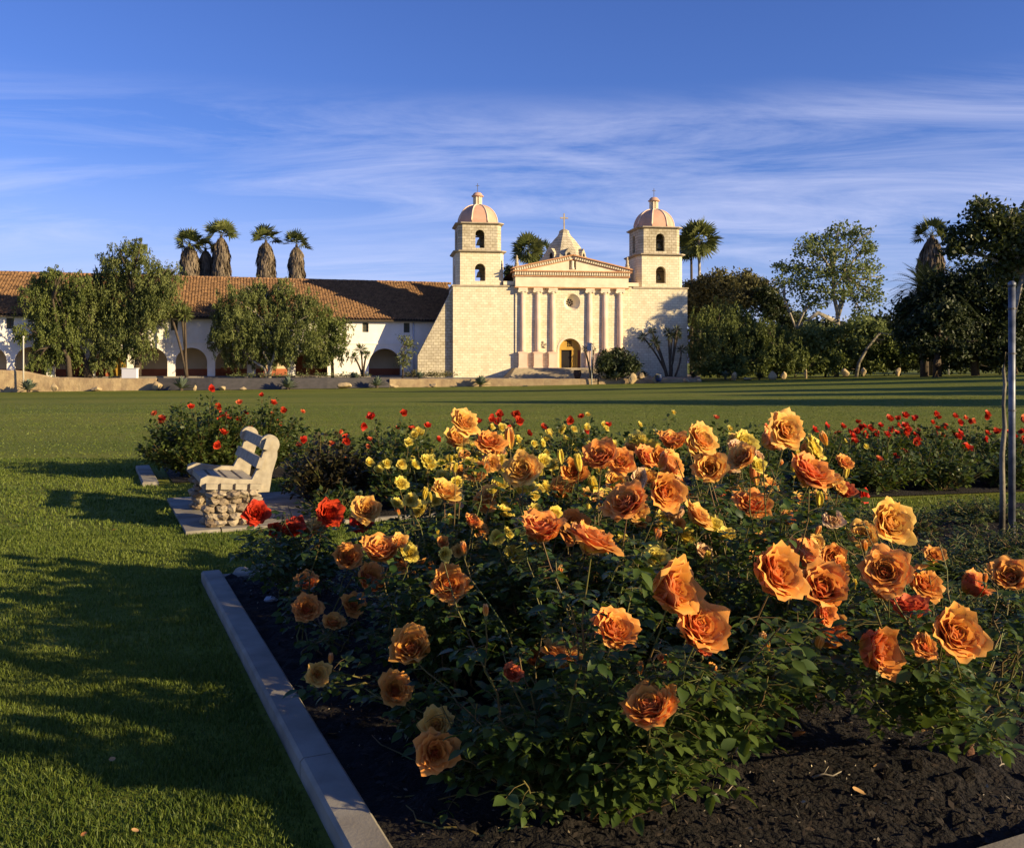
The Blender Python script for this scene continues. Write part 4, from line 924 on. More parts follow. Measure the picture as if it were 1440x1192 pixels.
# nave body behind
mb = MB(); mb.box(1.2, CW - 1.2, 5.61, 52, GZ, 9.6); mb.build('nave', M['ashlar'], ch)
mb = MB(); mb.prism([(.9, 9.61), (CW - .9, 9.61), (CW / 2, 12.6)], [], 5.7, 52.3); mb.build('nave_roof', M['tile'], ch)
# buttress
mb = MB(); sb = .55
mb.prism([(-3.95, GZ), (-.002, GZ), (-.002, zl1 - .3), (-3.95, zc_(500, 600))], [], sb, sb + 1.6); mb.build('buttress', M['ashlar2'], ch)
mb = MB()
for (px, py, s_) in ((763, 485, .35),):
    t_ = tc_(px); z_ = zc_(py)
    for k in range(5): mb.tube([(t_, -.13, z_), (t_ + .3 * math.cos(k * 1.3), -.2, z_ + .3 * math.sin(k * 1.3)), (t_ + .42 * math.cos(k * 1.3 + .3), -.18, z_ + .4 * math.sin(k * 1.3 + .3))], .09, 5)
mb.build('wall_emblem', M['trim'], ch)
# steps
st = empty('stone_steps', ch.location, CH_ANG); tag(st, 'broad flight of stone steps climbing to the church door', 'steps')
mb = MB(); h_ = (zp - (-.35)) / 8
for k in range(8):
    g = k * .16; mb.box(6.75 - g, 20.7 + g, -2.6 - k * .42, -.125 if k == 0 else -.126 - k * .002, -.6 if k == 7 else zp - (k + 1) * h_ - .02, zp - .004 - k * h_)
mb.build('steps', M['stepstone'], st)
mb = MB()
for k in range(1, 8): mb.box(6.72 - k * .16, 20.73 + k * .16, -2.63 - k * .42, -2.56 - k * .42 + .1, zp - .002 - k * h_, zp + .035 - k * h_)
mb.build('nosing', M['trim'], st)
# pot in front of steps etc.
def pot(px, D, h, r, m, lab, z=None):
    zz = Z(0, D) if z is None else z
    mb = MB(); mb.lathe([(r * .6, 0), (r * .85, h * .3), (r, h * .7), (r * .85, h * .92), (r * .95, h), (r * .8, h), (r * .75, h * .85), (.01, h * .85)], 18)
    o = mb.build('plant_pot', m, smooth=True); o.location = (X(px, D), D, zz); tag(o, lab, 'plant pot', 'pots in front of the church')
# ---------------------------------------------------------------- convent wing
WD0, WD1 = 97.0, 110.0
A0 = Vector((X(0, WD0), WD0)); A1 = Vector((X(600, WD1), WD1)); wd_ = (A1 - A0).normalized(); WA = math.atan2(wd_.y, wd_.x)
wg = empty('convent_wing', (A0.x, A0.y, 0), WA); tag(wg, 'long white convent wing with round arches and a red tile roof, left of the church', 'building')
def tw(px):
    p = (px - 720) / F; return (p * A0.y - A0.x) / (wd_.x - p * wd_.y)
T0 = tw(-150); T1 = tw(637) + 1.5; EZ = 6.35
arc = []
for c in (-125, -69, -13, 43, 99, 156, 213, 269, 325, 382, 438, 541):
    a, b = tw(c - 22.5), tw(c + 22.5); arc.append((a, b))
wins = [tw(p) for p in (-100, 14, 75, 130, 245, 380, 450, 514, 572)]
holes = [arch_pts((a + b) / 2, b - a, -.05, 3.12 - (b - a) / 2, 14) for a, b in arc]
WW, WZ0, WZ1 = .72, 5.02, 6.15
holes += [[(t - WW / 2, WZ0), (t + WW / 2, WZ0), (t + WW / 2, WZ1), (t - WW / 2, WZ1)] for t in wins]
mb = MB(); mb.prism([(T0, -.5), (T1, -.5), (T1, EZ), (T0, EZ)], holes, 0, .62); mb.build('arcade_wall', M['white'], wg)
mb = MB()
for t0, t1 in [(T0, T1)]: mb.box(t0, t1, -.09, -.001, 3.62, 3.76)
mb.build('string_course', M['white'], wg)
for t in wins:
    w_ = MB().box(t - WW / 2 + .001, t + WW / 2 - .001, .22, .26, WZ0 + .001, WZ1 - .001).build('window', M['shutter'], wg)
    MB().box(t - .03, t + .03, .18, .219, WZ0 + .002, WZ1 - .002).box(t - WW / 2 + .002, t - .031, .185, .218, WZ0 + .52, WZ0 + .58).box(t + .031, t + WW / 2 - .002, .185, .218, WZ0 + .52, WZ0 + .58).build('frame', M['bark'], w_)
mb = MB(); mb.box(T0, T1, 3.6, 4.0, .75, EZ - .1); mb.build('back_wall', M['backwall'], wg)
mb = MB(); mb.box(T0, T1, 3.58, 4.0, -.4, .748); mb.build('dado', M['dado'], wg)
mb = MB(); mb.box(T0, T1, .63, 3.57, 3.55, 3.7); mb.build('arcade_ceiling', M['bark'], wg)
mb = MB(); mb.box(T0, T1, -.6, 3.575, -.5, -.04); mb.build('arcade_floor', M['paving'], wg)
for p_, m_ in ((52, 'wooddoor'), (107, 'wooddoor'), (430, 'wooddoor'), (470, 'wooddoor'), (165, 'yellowdoor')):
    t = tw(p_ - 4); d_ = MB().prism(arch_pts(t, 1.5, -.04, 1.5, 8), [], 3.47, 3.56).build('door', M[m_], wg); MB().lathe([(.05, 0), (.05, .06)], 8, (t + .5, 3.43, 1.0)).build('handle', M['iron'], d_)
MB().tube([(tw(581), -.12, -.3), (tw(581), -.12, 6.2)], .09, 8).build('downpipe', M['signwhite'], wg, True)
# corrugated tile roof
def tile_roof():
    DEP = 9.6; RZ = 11.75; over = .75; pitch = .34; nt_ = int((T1 - T0 + .5) / pitch); nr = 26
    xs = []; hs = []
    for i in range(nt_):
        for q, h in ((0, 0), (.12, .085), (.32, .125), (.5, .085), (.62, 0), (.8, -.035)): xs.append(T0 - .3 + (i + q) * pitch); hs.append(h)
    rg = np.random.default_rng(2); V = []; nx = len(xs)
    zl = EZ + .12; sl = (RZ - zl) / (DEP + over)
    jit = np.repeat(rg.normal(0, .014, (nr + 1, nt_)), 6, axis=1)
    for j in range(nr):
        for e_ in (0, 1):      # each course overlaps the one below: a small step
            y = -over + (DEP + over) * (j + e_) / nr; lift = .0 if e_ else .045
            for i in range(nx): V.append((xs[i] + jit[j, i], y - (.0 if e_ else .05), zl + sl * (y + over) + hs[i] + lift + jit[j, i] * .7))
    Fc = [(j * nx + i, j * nx + i + 1, (j + 1) * nx + i + 1, (j + 1) * nx + i) for j in range(2 * nr - 1) for i in range(nx - 1)]
    o = mesh_np('roof', V, Fc, M['tile'], wg)
    mb = MB(); mb.prism([(-over + .05, zl - .08), (DEP, RZ - .1), (DEP * 2 + over, zl - .08), (DEP * 2 + over, zl - .2), (DEP, RZ - .25), (-over + .05, zl - .2)], [], T0, T1, fr=lambda a, b, z: (b, a, z)); mb.build('roof_deck', M['bark'], o)
    mb = MB(); mb.prism([(DEP + .1, RZ + .02), (DEP + .1, RZ - .1), (DEP * 2 + over, zl), (DEP * 2 + over, zl + .1)], [], T0 - .2, T1, fr=lambda a, b, z: (b, a, z)); mb.build('rear_slope', M['tile'], o)
    mb = MB(); rgg = random.Random(1); t = T0
    while t < T1: mb.tube([(t, DEP + .02, RZ + .05 + rgg.uniform(-.01, .015)), (t + .5, DEP + .02, RZ + .03 + rgg.uniform(-.01, .015))], [.15, .17], 8); t += .45
    mb.build('ridge_cap', M['tile'], o, True)
    mb = MB(); mb.box(T0, T1, DEP * 2 - .6, DEP * 2, -.5, zl - .1); mb.build('rear_wall', M['white'], wg)
tile_roof()
# benches under the arcade
def red_bench(px, lab):
    D = None; t = tw(px); e = empty('arcade_bench', (A0.x + wd_.x * t - wd_.y * 2.6, A0.y + wd_.y * t + wd_.x * 2.6, -.04), WA); tag(e, lab, 'bench', 'benches under the arcade')
    MB().box(-.9, .9, -.22, .22, .42, .48).build('seat', M['dado'], e); MB().box(-.9, .9, .2, .26, .55, .95).build('backrest', M['dado'], e)
    for x in (-.75, .75): MB().box(x - .04, x + .04, -.2, .26, 0, .42).box(x - .04, x + .04, .215, .245, .42, .56).build('leg', M['dado'], e)
red_bench(322, 'red wooden bench under the arch behind the weeping tree')
red_bench(112, 'red bench under the arch beside the forked trunk at the left')
# ---------------------------------------------------------------- plaza, walls, path
def strip(name, pts_near, pts_far, m, z_n, z_f, kind='structure'):
    n = len(pts_near); V = [(p[0], p[1], z_n(p) if callable(z_n) else z_n) for p in pts_near] + [(p[0], p[1], z_f) for p in pts_far]
    mb = MB().add(V, [(i, i + 1, n + i + 1, n + i) for i in range(n - 1)]); return tag(mb.build(name, m, recalc=False), kind=kind)
PZ = -.22
PX = [-150, 0, 222, 300, 420, 545, 700, 840, 985]
ED = {-150: 90, 0: 91, 222: 93, 300: 92, 420: 93, 545: 95, 700: 96, 840: 96, 960: 96, 985: 96.5}
near = [(X(p, ED[p] + .5), ED[p] + .5) for p in PX]; far = [(X(p, 101) if p < 900 else X(p, 112), 101 if p < 900 else 112) for p in PX]
Vn = [(a, b, max(PZ, gz(a, b) + .05) if PX[i] > 960 else PZ) for i, (a, b) in enumerate(near)]
Vf = [(a, b, max(PZ, Vn[i][2])) for i, (a, b) in enumerate(far)]; Vff = [(a * 1.4, 190, max(PZ, Vn[i][2])) for i, (a, b) in enumerate(far)]
n = len(PX); o = MB().add(Vn + Vf + Vff, [(i, i + 1, n + i + 1, n + i) for i in range(n - 1)] + [(n + i, n + i + 1, 2 * n + i + 1, 2 * n + i) for i in range(n - 1)]).build('plaza', M['paving'], recalc=False); tag(o, kind='structure')
def wall(name, pts, thick, top, m, lab, base=None):
    """pts: list (px, D); top list of py or z"""
    e = MB(); rg = random.Random(len(pts)); P = []
    for i in range(len(pts) - 1):
        (p0, d0), (p1, d1) = pts[i], pts[i + 1]; k = max(1, int(abs(p1 - p0) / 9))
        for j in range(k): t = j / k; P.append((X(p0 + (p1 - p0) * t, d0 + (d1 - d0) * t), d0 + (d1 - d0) * t, top[i] + (top[i + 1] - top[i]) * t + rg.uniform(-.03, .03)))
    P.append((X(*pts[-1]), pts[-1][1], top[-1])); k = len(P); V = []
    for (x, y, z) in P:
        b = gz(x, y) - .3; bl = rg.uniform(-.03, .03); V += [(x, y - .06 + bl, b), (x, y + bl, z - .06), (x, y + .07, z), (x, y + thick, z), (x, y + thick, b)]
    Fc = [(i * 5 + q, (i + 1) * 5 + q, (i + 1) * 5 + q + 1, i * 5 + q + 1) for i in range(k - 1) for q in range(4)] + [(0, 1, 2, 3, 4), tuple((k - 1) * 5 + q for q in (4, 3, 2, 1, 0))]
    return tag(e.add(V, Fc).build(name, m), lab, 'wall', 'low stone walls along the lawn')
wall('garden_wall', [(-150, 90.2), (0, 91.2), (30, 91.6), (70, 92), (150, 92.5), (219, 93)], .6, [.9, .75, .65, .02, -.10, -.12], M['sandwall'], 'long low sandstone wall at the left, sloping up at the picture edge')
wall('garden_wall', [(548, 95), (620, 95.6), (700, 96), (840, 96)], .6, [-.2, -.22, -.22, -.22], M['sandwall'], 'low sandstone wall in front of the church steps')
wall('garden_wall', [(842, 96.2), (900, 96.2), (985, 96.5)], .5, [-.2, -.2, -.16], M['sandwall'], 'low sandstone wall before the cactus bed right of the door')
V = [(X(222, 93), 92.9, gz(X(222, 93), 93) + .02)] 
rampn = [(p, d) for p, d in ((222, 92.2), (300, 91.0), (380, 91.6), (460, 92.5), (548, 94.5))]; rampf = [(p, d + 4.5) for p, d in rampn]
V = [(X(p, d), d, gz(X(p, d), d) + .03) for p, d in rampn] + [(X(p, d - 3.4), d - 3.4, PZ + .10) for p, d in rampf] + [(X(p, d), d, PZ + .10) for p, d in rampf]
n = 5; o = MB().add(V, [(i, i + 1, n + i + 1, n + i) for i in range(4)] + [(n + i, n + i + 1, 2 * n + i + 1, 2 * n + i) for i in range(4)]).build('path', mat('asphalt_path', (.085, .075, .07), .9, col2=(.06, .055, .05), scale=2), recalc=False); tag(o, kind='structure')
# boulders along the lawn edge
for k, (px, py, w, h, D, lab) in enumerate([(222, 548, 9, 13, 92.4, 'tall yellow boulder ending the long left wall'), (77, 549, 7, 11, 90.6, 'sandstone block right of the first agave'), (136, 549, 10, 6, 91.8, 'flat reddish boulder at the foot of the long left wall'),
        (274, 549, 3, 8, 90.5, 'small yellow stone right of the second agave'), (312, 549, 9, 7, 90.6, 'flat yellow boulder on the grass edge of the dark path'), (342, 548, 7, 5, 90.6, 'low pale stone right of the flat yellow boulder'),
        (484, 546, 12, 9, 91.4, 'broad sandstone boulder between two agaves on the path edge'), (554, 545, 9, 6, 93.6, 'low boulder where the middle wall begins'), (609, 544, 9, 5, 94.8, 'low tan boulder against the middle wall'),
        (848, 533, 8, 13, 96.5, 'pale upright rock left of the dark shrub'), (889, 538, 7, 14, 95.4, 'yellow boulder on the lawn edge right of the dark shrub'), (901, 533, 7, 9, 96.5, 'pale flat topped rock among the cactus bed'),
        (925, 538, 10, 12, 95.6, 'yellow rock carrying the blue grey agave'), (965, 538, 7, 7, 95.6, 'round mottled stone near the right corner of the church'), (983, 538, 7, 7, 95.6, 'square sunlit block right of the church corner'),
        (1033, 534, 7, 11, 99, 'grey white stone at the foot of a pepper tree trunk'), (1050, 534, 8, 4, 99, 'flat pale slab lying on the grass edge'), (1087, 533, 8, 13, 99.3, 'tall sunlit boulder under the right pepper tree'),
        (1103, 532, 6, 12, 99.8, 'narrow sunlit boulder right of the tall one'), (1133, 531, 4, 12, 100, 'upright sunlit stone standing alone'), (1188, 528, 7, 10, 100.3, 'sunlit pale boulder under the sycamore'), (1215, 527, 5, 10, 100.3, 'tilted stone beside the leaning trunk'), (1263, 527, 6, 12, 100.5, 'mottled rock in the dark below the date palm')]):
    s_ = D / F; rock('boulder', X(px, D), D, Z(py, D) + h * s_ * .42, w * s_, w * s_ * .8, h * s_ * .62, M['boulder'], k + 20, lab, 'boulder', 'boulders along the lawn edge')
# ---------------------------------------------------------------- agaves, yuccas, shrubs
def agave(px, py, w, D, lab, n=34, m='agave', grp='agaves along the lawn edge', hh=1.0):
    s_ = D / F; rad = w * s_; rg = np.random.default_rng(int(px)); pos = []; Vs = []; Fs = []; base = 0
    for i in range(n):
        az = i * 2.4 + rg.normal(0, .2); el = R(12 + 70 * (i / n) ** .8 + rg.normal(0, 6)); L_ = rad * rg.uniform(.85, 1.1) * (1.05 - .15 * i / n); wv = rad * .13
        c, s = math.cos(az), math.sin(az)
        for j, (t, ww, dr) in enumerate(((0, .5, 0), (.35, 1, 0), (.7, .75, .02), (1, .04, .10))):
            r_ = t * L_ * math.cos(el); z_ = t * L_ * math.sin(el) * hh - dr * L_ * rg.uniform(0, 1)
            for sg, up in ((-1, .35), (0, 0), (1, .35)):
                Vs.append((c * r_ - s * sg * ww * wv, s * r_ + c * sg * ww * wv, z_ + up * ww * wv))
        for j in range(3):
            b = base + j * 3; Fs += [(b, b + 1, b + 4, b + 3), (b + 1, b + 2, b + 5, b + 4)]
        base += 12
    e = empty('agave', (X(px, D), D, Z(py, D))); tag(e, lab, 'agave', grp); mesh_np('leaves', Vs, Fs, M[m], e); MB().lathe([(rad * .12, -.2), (rad * .14, .05), (rad * .05, rad * .25)], 8).build('stem', M['bark'], e)
agave(40, 549, 19, 90.0, 'large agave on the grass before the left wall')
agave(255, 547, 20, 90.6, 'large agave at the near end of the dark path, second from the left')
agave(405, 546, 19, 91.0, 'agave on the path edge below the multi stemmed weeping tree')
agave(530, 543, 16, 93.2, 'agave in front of the large arch right of the broad boulder')
agave(498, 534, 14, 96.5, 'smaller agave up on the bank left of the large arch')
agave(676, 542, 17, 94.9, 'agave before the wall left of the church steps')
agave(590, 532, 12, 98.5, 'small agave at the foot of the leaning stone buttress')
agave(738, 545, 10, 93.5, 'low grey green tuft on the lawn in front of the steps', 26, hh=.4)
agave(866, 532, 13, 95.8, 'pale green agave at the foot of the dark shrub')
agave(905, 530, 11, 97.5, 'dark agave between the shrub and the tall yuccas', m='yucca')
agave(925, 533, 9, 95.2, 'blue grey agave sitting among the yellow rocks')
agave(1020, 531, 11, 99.5, 'agave under the left pepper tree right of the church')
agave(1068, 532, 11, 99.3, 'dark agave before the sunlit boulders under the pepper trees', m='yucca')
agave(975, 531, 10, 99.5, 'small agave by the right church corner', m='yucca')
def yucca(specs, basept, lab, grp=None, D=98.5, m='yucca', rad=1.0, n=70, name='yucca', cat='yucca', sr=.10):
    e = empty(name, (X(basept[0], D), D, Z(basept[1], D))); tag(e, lab, cat, grp); bx, bz = X(basept[0], D), Z(basept[1], D); rg = np.random.default_rng(int(basept[0])); mb = MB()
    Vall = []; Fall = []; base = 0
    for (px, py, r, bend) in specs:
        t = Vector((X(px, D) - bx, rg.normal(0, .4), Z(py, D) - bz)); c = Vector((t.x * .35 + bend * .05, t.y * .5, t.z * .55)); pts = bez(Vector((rg.normal(0, .1), 0, -.1)), c, t, 6); mb.tube(pts, [sr * 1.3, sr * 1.1, sr, sr, sr, sr * .95, sr * .9], 7)
        R_ = r * D / F; d = nrm(rg.normal(0, 1, (n, 3)) + np.array([0, 0, .25])); up = rg.normal(0, 1, (n, 3)); L_ = R_ * rg.uniform(.75, 1.1, n)
        V, Fc = scatter(*RHOMB, np.tile(np.array(t), (n, 1)) + d * R_ * .1, frames(d, up), np.column_stack([L_ * .12, L_, L_])); Vall.append(V); Fall.append(Fc + base); base += len(V)
    mb.build('trunk', M['bark'], e, True); mesh_np('leaves', np.concatenate(Vall), np.concatenate(Fall), M[m], e)
gy = 'tall yuccas before the right corner of the church'
yucca([(905, 474, 9, 0), (919, 482, 12, 0), (917, 466, 8, 0)], (938, 528), 'yucca with spiky heads on stems leaning left, before the church corner', gy)
yucca([(939, 468, 9, 0), (944, 474, 10, 0), (951, 464, 9, 0), (953, 473, 9, 0)], (943, 528), 'tallest yucca, with paired upright stems and dark heads, right of the leaning one', gy)
yucca([(958, 492, 9, 8)], (951, 528), 'short single headed yucca with a curved stem at the church corner', gy)
yucca([(822, 491, 7, 0), (833, 486, 5, 0), (835, 492, 5, 0)], (831, 531), 'small slender palm like plant right of the church door', None, 96.8, n=40, name='small_palm', cat='palm')
yucca([(508, 492, 11, 0), (517, 499, 8, 0), (499, 503, 8, 0)], (511, 528), 'short stout palm at the right edge of the weeping tree', None, 97.5, m='palmleaf', name='small_palm', cat='palm')
yucca([(253, 437, 17, 0), (263, 443, 13, 0), (243, 441, 12, 0)], (262, 529), 'slim palm with a long thin dark trunk in front of the arches', None, 99.5, m='pepper', rad=1, n=130, name='slender_palm', cat='palm', sr=.13)
# generic foliage
def crown_pts(blobs, mode, dens, rg, leaf):
    P_ = []; D_ = []
    for (c, r) in blobs:
        area = (r[0] * r[1] + r[0] * r[2] + r[1] * r[2]) / 3 * 12.6; nc = max(6, int(area * 1.05))
        d = nrm(rg.normal(0, 1, (nc, 3))); cc = np.array(c) + d * np.array(r) * rg.uniform(.45, 1.02, (nc, 1))
        k = max(8, int(dens)); sig = min(r) * .14 + .18
        if mode == 'weep':
            ns = 3   # strands per clump
            for s in range(ns):
                o = cc + rg.normal(0, sig, (nc, 3)); ln = rg.uniform(.5, 1.5, nc) * min(1.3, r[2] * .55)
                kk = k // ns; t = rg.uniform(0, 1, (nc, kk)); p = o[:, None, :] + np.stack([rg.normal(0, .10, (nc, kk)), rg.normal(0, .10, (nc, kk)), -t * ln[:, None]], -1)
                P_.append(p.reshape(-1, 3)); q = rg.normal(0, .38, (nc * kk, 3)) + np.array([0, 0, -1]); D_.append(q)
        else:
            p = cc[:, None, :] + rg.normal(0, sig, (nc, k, 3)) * np.array([1, 1, .75]); P_.append(p.reshape(-1, 3)); D_.append(rg.normal(0, 1, (nc * k, 3)))
    return np.concatenate(P_), np.concatenate(D_)
def tree(name, lab, cat, base, D, blobs, leafm, mode='clump', dens=30, leaf=(.30, .14), trunks=None, barkm='bark', group=None, seed=0, tr=.25, depth=.75):
    """base (px,py); blobs (px,py,rx,rz[,dy]) in photo pixels at distance D; everything turned into metres around the trunk"""
    s_ = D / F; bx, bz = X(base[0], D), Z(base[1], D); e = empty(name, (bx, D, bz)); tag(e, lab, cat, group); rg = np.random.default_rng(seed + 7)
    bl = []
    for b in blobs:
        dy = b[4] if len(b) > 4 else rg.uniform(-1, 1) * 1.2; bl.append(((X(b[0], D) - bx, dy, Z(b[1], D) - bz), (b[2] * s_, b[2] * s_ * depth, b[3] * s_)))
    p, d = crown_pts(bl, mode, dens, rg, leaf); n = len(p); k = p[:, 2] > .15; p, d = p[k], d[k]; n = len(p)
    L_ = leaf[0] * rg.uniform(.6, 1.3, n); V, Fc = scatter(*RHOMB, p, frames(d, rg.normal(0, 1, (n, 3))), np.column_stack([L_ * leaf[1] / leaf[0], L_, L_]))
    mesh_np('crown', V, Fc, M[leafm], e)
    mb = MB(); trunks = trunks or [[(base[0], base[1]), (base[0] + 2, base[1] - 25)]]
    ends = []
    for tk in trunks:
        pts = [Vector((X(a, D) - bx, rg.normal(0, .1) if i else 0, Z(b, D) - bz - (.3 if i == 0 else 0))) for i, (a, b) in enumerate(tk)]
        if len(pts) == 2: pts.insert(1, pts[0].lerp(pts[1], .5) + Vector((.1, 0, 0)))
        m_ = len(pts); mb.tube(pts, [tr * (1 - .45 * i / (m_ - 1)) for i in range(m_)], 9); ends.append(pts[-1])
    for (c, r) in bl:
        c = Vector(c); st_ = min(ends, key=lambda q: (q - c).length)
        if (c - st_).length < 1e-3: continue
        mid = st_.lerp(c, .5) + Vector((rg.normal(0, .3), rg.normal(0, .3), .35 * abs(c.z - st_.z) * .3)); mb.tube([st_, mid, c], [tr * .55, tr * .35, tr * .18], 6)
        for q in range(3):
            t = c + Vector((rg.uniform(-1, 1) * r[0], rg.uniform(-1, 1) * r[1], rg.uniform(-.2, .9) * r[2])); mb.tube([mid, mid.lerp(t, .5) + Vector((0, 0, .2)), t], [tr * .28, tr * .16, tr * .06], 5)
    mb.build('trunk', M[barkm], e, True)
    return e
gt = 'weeping trees before the convent wing'
tree('pepper_tree', 'broad weeping tree left of the arches, tallest of those before the convent', 'tree', (123, 530.5), 98.2, [(180, 362, 30, 28), (150, 382, 26, 30), (215, 385, 30, 30), (238, 378, 16, 16), (170, 415, 42, 38), (130, 425, 28, 36), (205, 435, 30, 34), (165, 465, 26, 28), (225, 420, 22, 26), (185, 490, 16, 18), (140, 495, 14, 18), (195, 345, 16, 14), (235, 405, 20, 24), (205, 480, 18, 20), (120, 395, 22, 18), (160, 500, 16, 16)],
     'pepper', 'weep', 84, (.28, .10), [[(123, 531), (120, 512), (108, 485)], [(123, 531), (127, 508), (135, 480)], [(193, 524), (194, 495), (196, 470)]], 'bark', gt, 1, .42)
tree('pepper_tree', 'dark weeping tree at the far left covering the end of the tile roof', 'tree', (88, 530.5), 96.3, [(66, 388, 18, 16), (52, 415, 22, 26), (88, 425, 26, 34), (60, 450, 24, 26), (95, 470, 26, 24), (70, 492, 28, 16), (98, 500, 14, 14), (48, 395, 12, 10), (40, 470, 12, 18), (110, 400, 20, 20), (75, 470, 26, 22), (60, 505, 14, 12), (88, 385, 14, 10)],
     'peppershade', 'weep', 84, (.28, .10), [[(98, 531), (96, 505), (85, 480)]], 'bark', gt, 2, .3)
tree('pepper_tree', 'multi stemmed weeping tree spreading low in front of the arches', 'tree', (377, 530), 100.5, [(375, 412, 34, 24), (340, 425, 28, 24), (405, 430, 32, 28), (330, 455, 30, 26), (370, 455, 40, 32), (420, 465, 32, 28), (350, 485, 28, 20), (395, 490, 26, 18), (308, 470, 16, 22), (445, 480, 22, 24), (355, 408, 20, 14), (432, 425, 18, 20), (400, 405, 18, 12), (325, 500, 16, 12), (440, 500, 16, 14), (375, 505, 20, 8), (320, 440, 20, 20)],
     'pepper', 'weep', 84, (.28, .10), [[(377, 531), (382, 515), (388, 490), (388, 465)], [(377, 531), (372, 518), (352, 505)], [(379, 531), (378, 510), (370, 495)]], 'palebark', gt, 3, .22)
tree('pepper_tree', 'narrow weeping tree hanging over the doorway at the right end of the weeping row', 'tree', (468, 529.5), 102.5, [(460, 445, 22, 24), (475, 460, 20, 22), (450, 475, 22, 22), (480, 482, 15, 18), (465, 495, 16, 14)],
     'peppershade', 'weep', 84, (.28, .10), [[(468, 530), (467, 505), (462, 480)]], 'bark', gt, 4, .2)
tree('small_tree', 'thin young tree beside the large arch near the buttress', 'tree', (566, 529), 99, [(570, 479, 8, 6), (574, 490, 7, 10), (566, 500, 9, 10), (570, 512, 8, 9)], 'palmleaf', 'clump', 30, (.28, .12), [[(566, 529), (567, 505), (570, 480)]], 'bark', None, 5, .1)
tree('shrub', 'large dark glossy shrub with upright shoots right of the church door', 'shrub', (870, 534), 96.4, [(858, 506, 16, 14), (878, 504, 18, 14), (868, 518, 26, 14), (888, 512, 12, 12), (848, 512, 10, 10)], 'darkleaf', 'clump', 80, (.45, .13), [[(870, 534), (868, 515)]], 'bark', None, 6, .15)
# trees right of the church
gr = 'trees on the right side of the lawn'
tree('pepper_tree', 'weeping olive green tree close against the right side of the church', 'tree', (1030, 533), 105.3, [(1010, 445, 34, 22), (1045, 450, 34, 24), (985, 465, 20, 26), (1020, 475, 40, 28), (1060, 480, 30, 28), (1000, 500, 26, 16), (1040, 500, 26, 14), (975, 490, 12, 22)],
     'peppershade', 'weep', 70, (.30, .11), [[(1032, 533), (1034, 510), (1025, 485)]], 'bark', gr, 8, .35)
tree('pepper_tree', 'second weeping olive green tree, above the sunlit boulders', 'tree', (1092, 532), 103.8, [(1085, 470, 26, 22), (1108, 478, 26, 22), (1100, 495, 32, 20), (1075, 500, 20, 18), (1125, 492, 14, 20), (1070, 462, 16, 14)],
     'peppershade', 'weep', 70, (.30, .11), [[(1090, 532), (1092, 512), (1098, 490)]], 'bark', gr, 9, .3)
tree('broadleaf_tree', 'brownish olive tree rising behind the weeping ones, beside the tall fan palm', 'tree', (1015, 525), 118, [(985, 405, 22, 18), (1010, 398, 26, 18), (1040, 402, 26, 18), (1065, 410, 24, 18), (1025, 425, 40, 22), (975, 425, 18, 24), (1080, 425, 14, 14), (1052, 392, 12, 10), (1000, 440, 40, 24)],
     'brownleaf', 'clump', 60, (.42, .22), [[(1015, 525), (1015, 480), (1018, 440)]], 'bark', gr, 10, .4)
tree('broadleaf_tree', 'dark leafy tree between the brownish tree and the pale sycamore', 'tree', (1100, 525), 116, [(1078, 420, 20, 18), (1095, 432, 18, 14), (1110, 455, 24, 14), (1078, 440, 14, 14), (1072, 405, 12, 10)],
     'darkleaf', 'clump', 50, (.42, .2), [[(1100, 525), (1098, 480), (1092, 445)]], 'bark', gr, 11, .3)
tree('sycamore_tree', 'tall airy sycamore with a pale forked trunk and light leaves', 'tree', (1178, 528), 108, [(1180, 325, 16, 12), (1158, 335, 20, 12), (1205, 330, 18, 12), (1130, 350, 22, 14), (1170, 355, 26, 16), (1215, 350, 20, 16), (1112, 375, 22, 12), (1150, 380, 28, 18), (1195, 385, 28, 18), (1228, 375, 14, 14), (1125, 400, 26, 16), (1170, 410, 30, 16), (1210, 412, 22, 16), (1100, 395, 14, 8), (1145, 425, 22, 12), (1235, 395, 8, 8), (1230, 420, 12, 12), (1212, 440, 18, 12)],
     'sycamore', 'clump', 15, (.36, .24), [[(1176, 528), (1177, 480), (1178, 440), (1171, 415), (1172, 385)], [(1178, 440), (1186, 415), (1185, 390)], [(1178, 450), (1150, 440), (1120, 462)]], 'palebark', gr, 12, .32, 1.0)
tree('shrub', 'loose yellow green thicket under the sycamore', 'shrub', (1160, 528), 104.5, [(1145, 470, 22, 18), (1170, 478, 24, 20), (1200, 470, 24, 20), (1160, 500, 30, 20), (1200, 502, 26, 16), (1225, 465, 18, 18), (1140, 505, 16, 16), (1225, 495, 18, 20)],
     'sycamore', 'clump', 40, (.40, .24), [[(1160, 528), (1162, 505)]], 'bark', gr, 13, .15)
tree('broadleaf_tree', 'tree with a pale mottled trunk leaning right under the date palm', 'tree', (1205, 530), 102, [(1262, 478, 26, 12), (1290, 482, 24, 12), (1250, 490, 20, 12), (1320, 488, 26, 14), (1275, 500, 24, 12)],
     'peppershade', 'clump', 40, (.36, .2), [[(1203, 530), (1208, 510), (1220, 488), (1238, 468)]], 'mottled', gr, 14, .22)
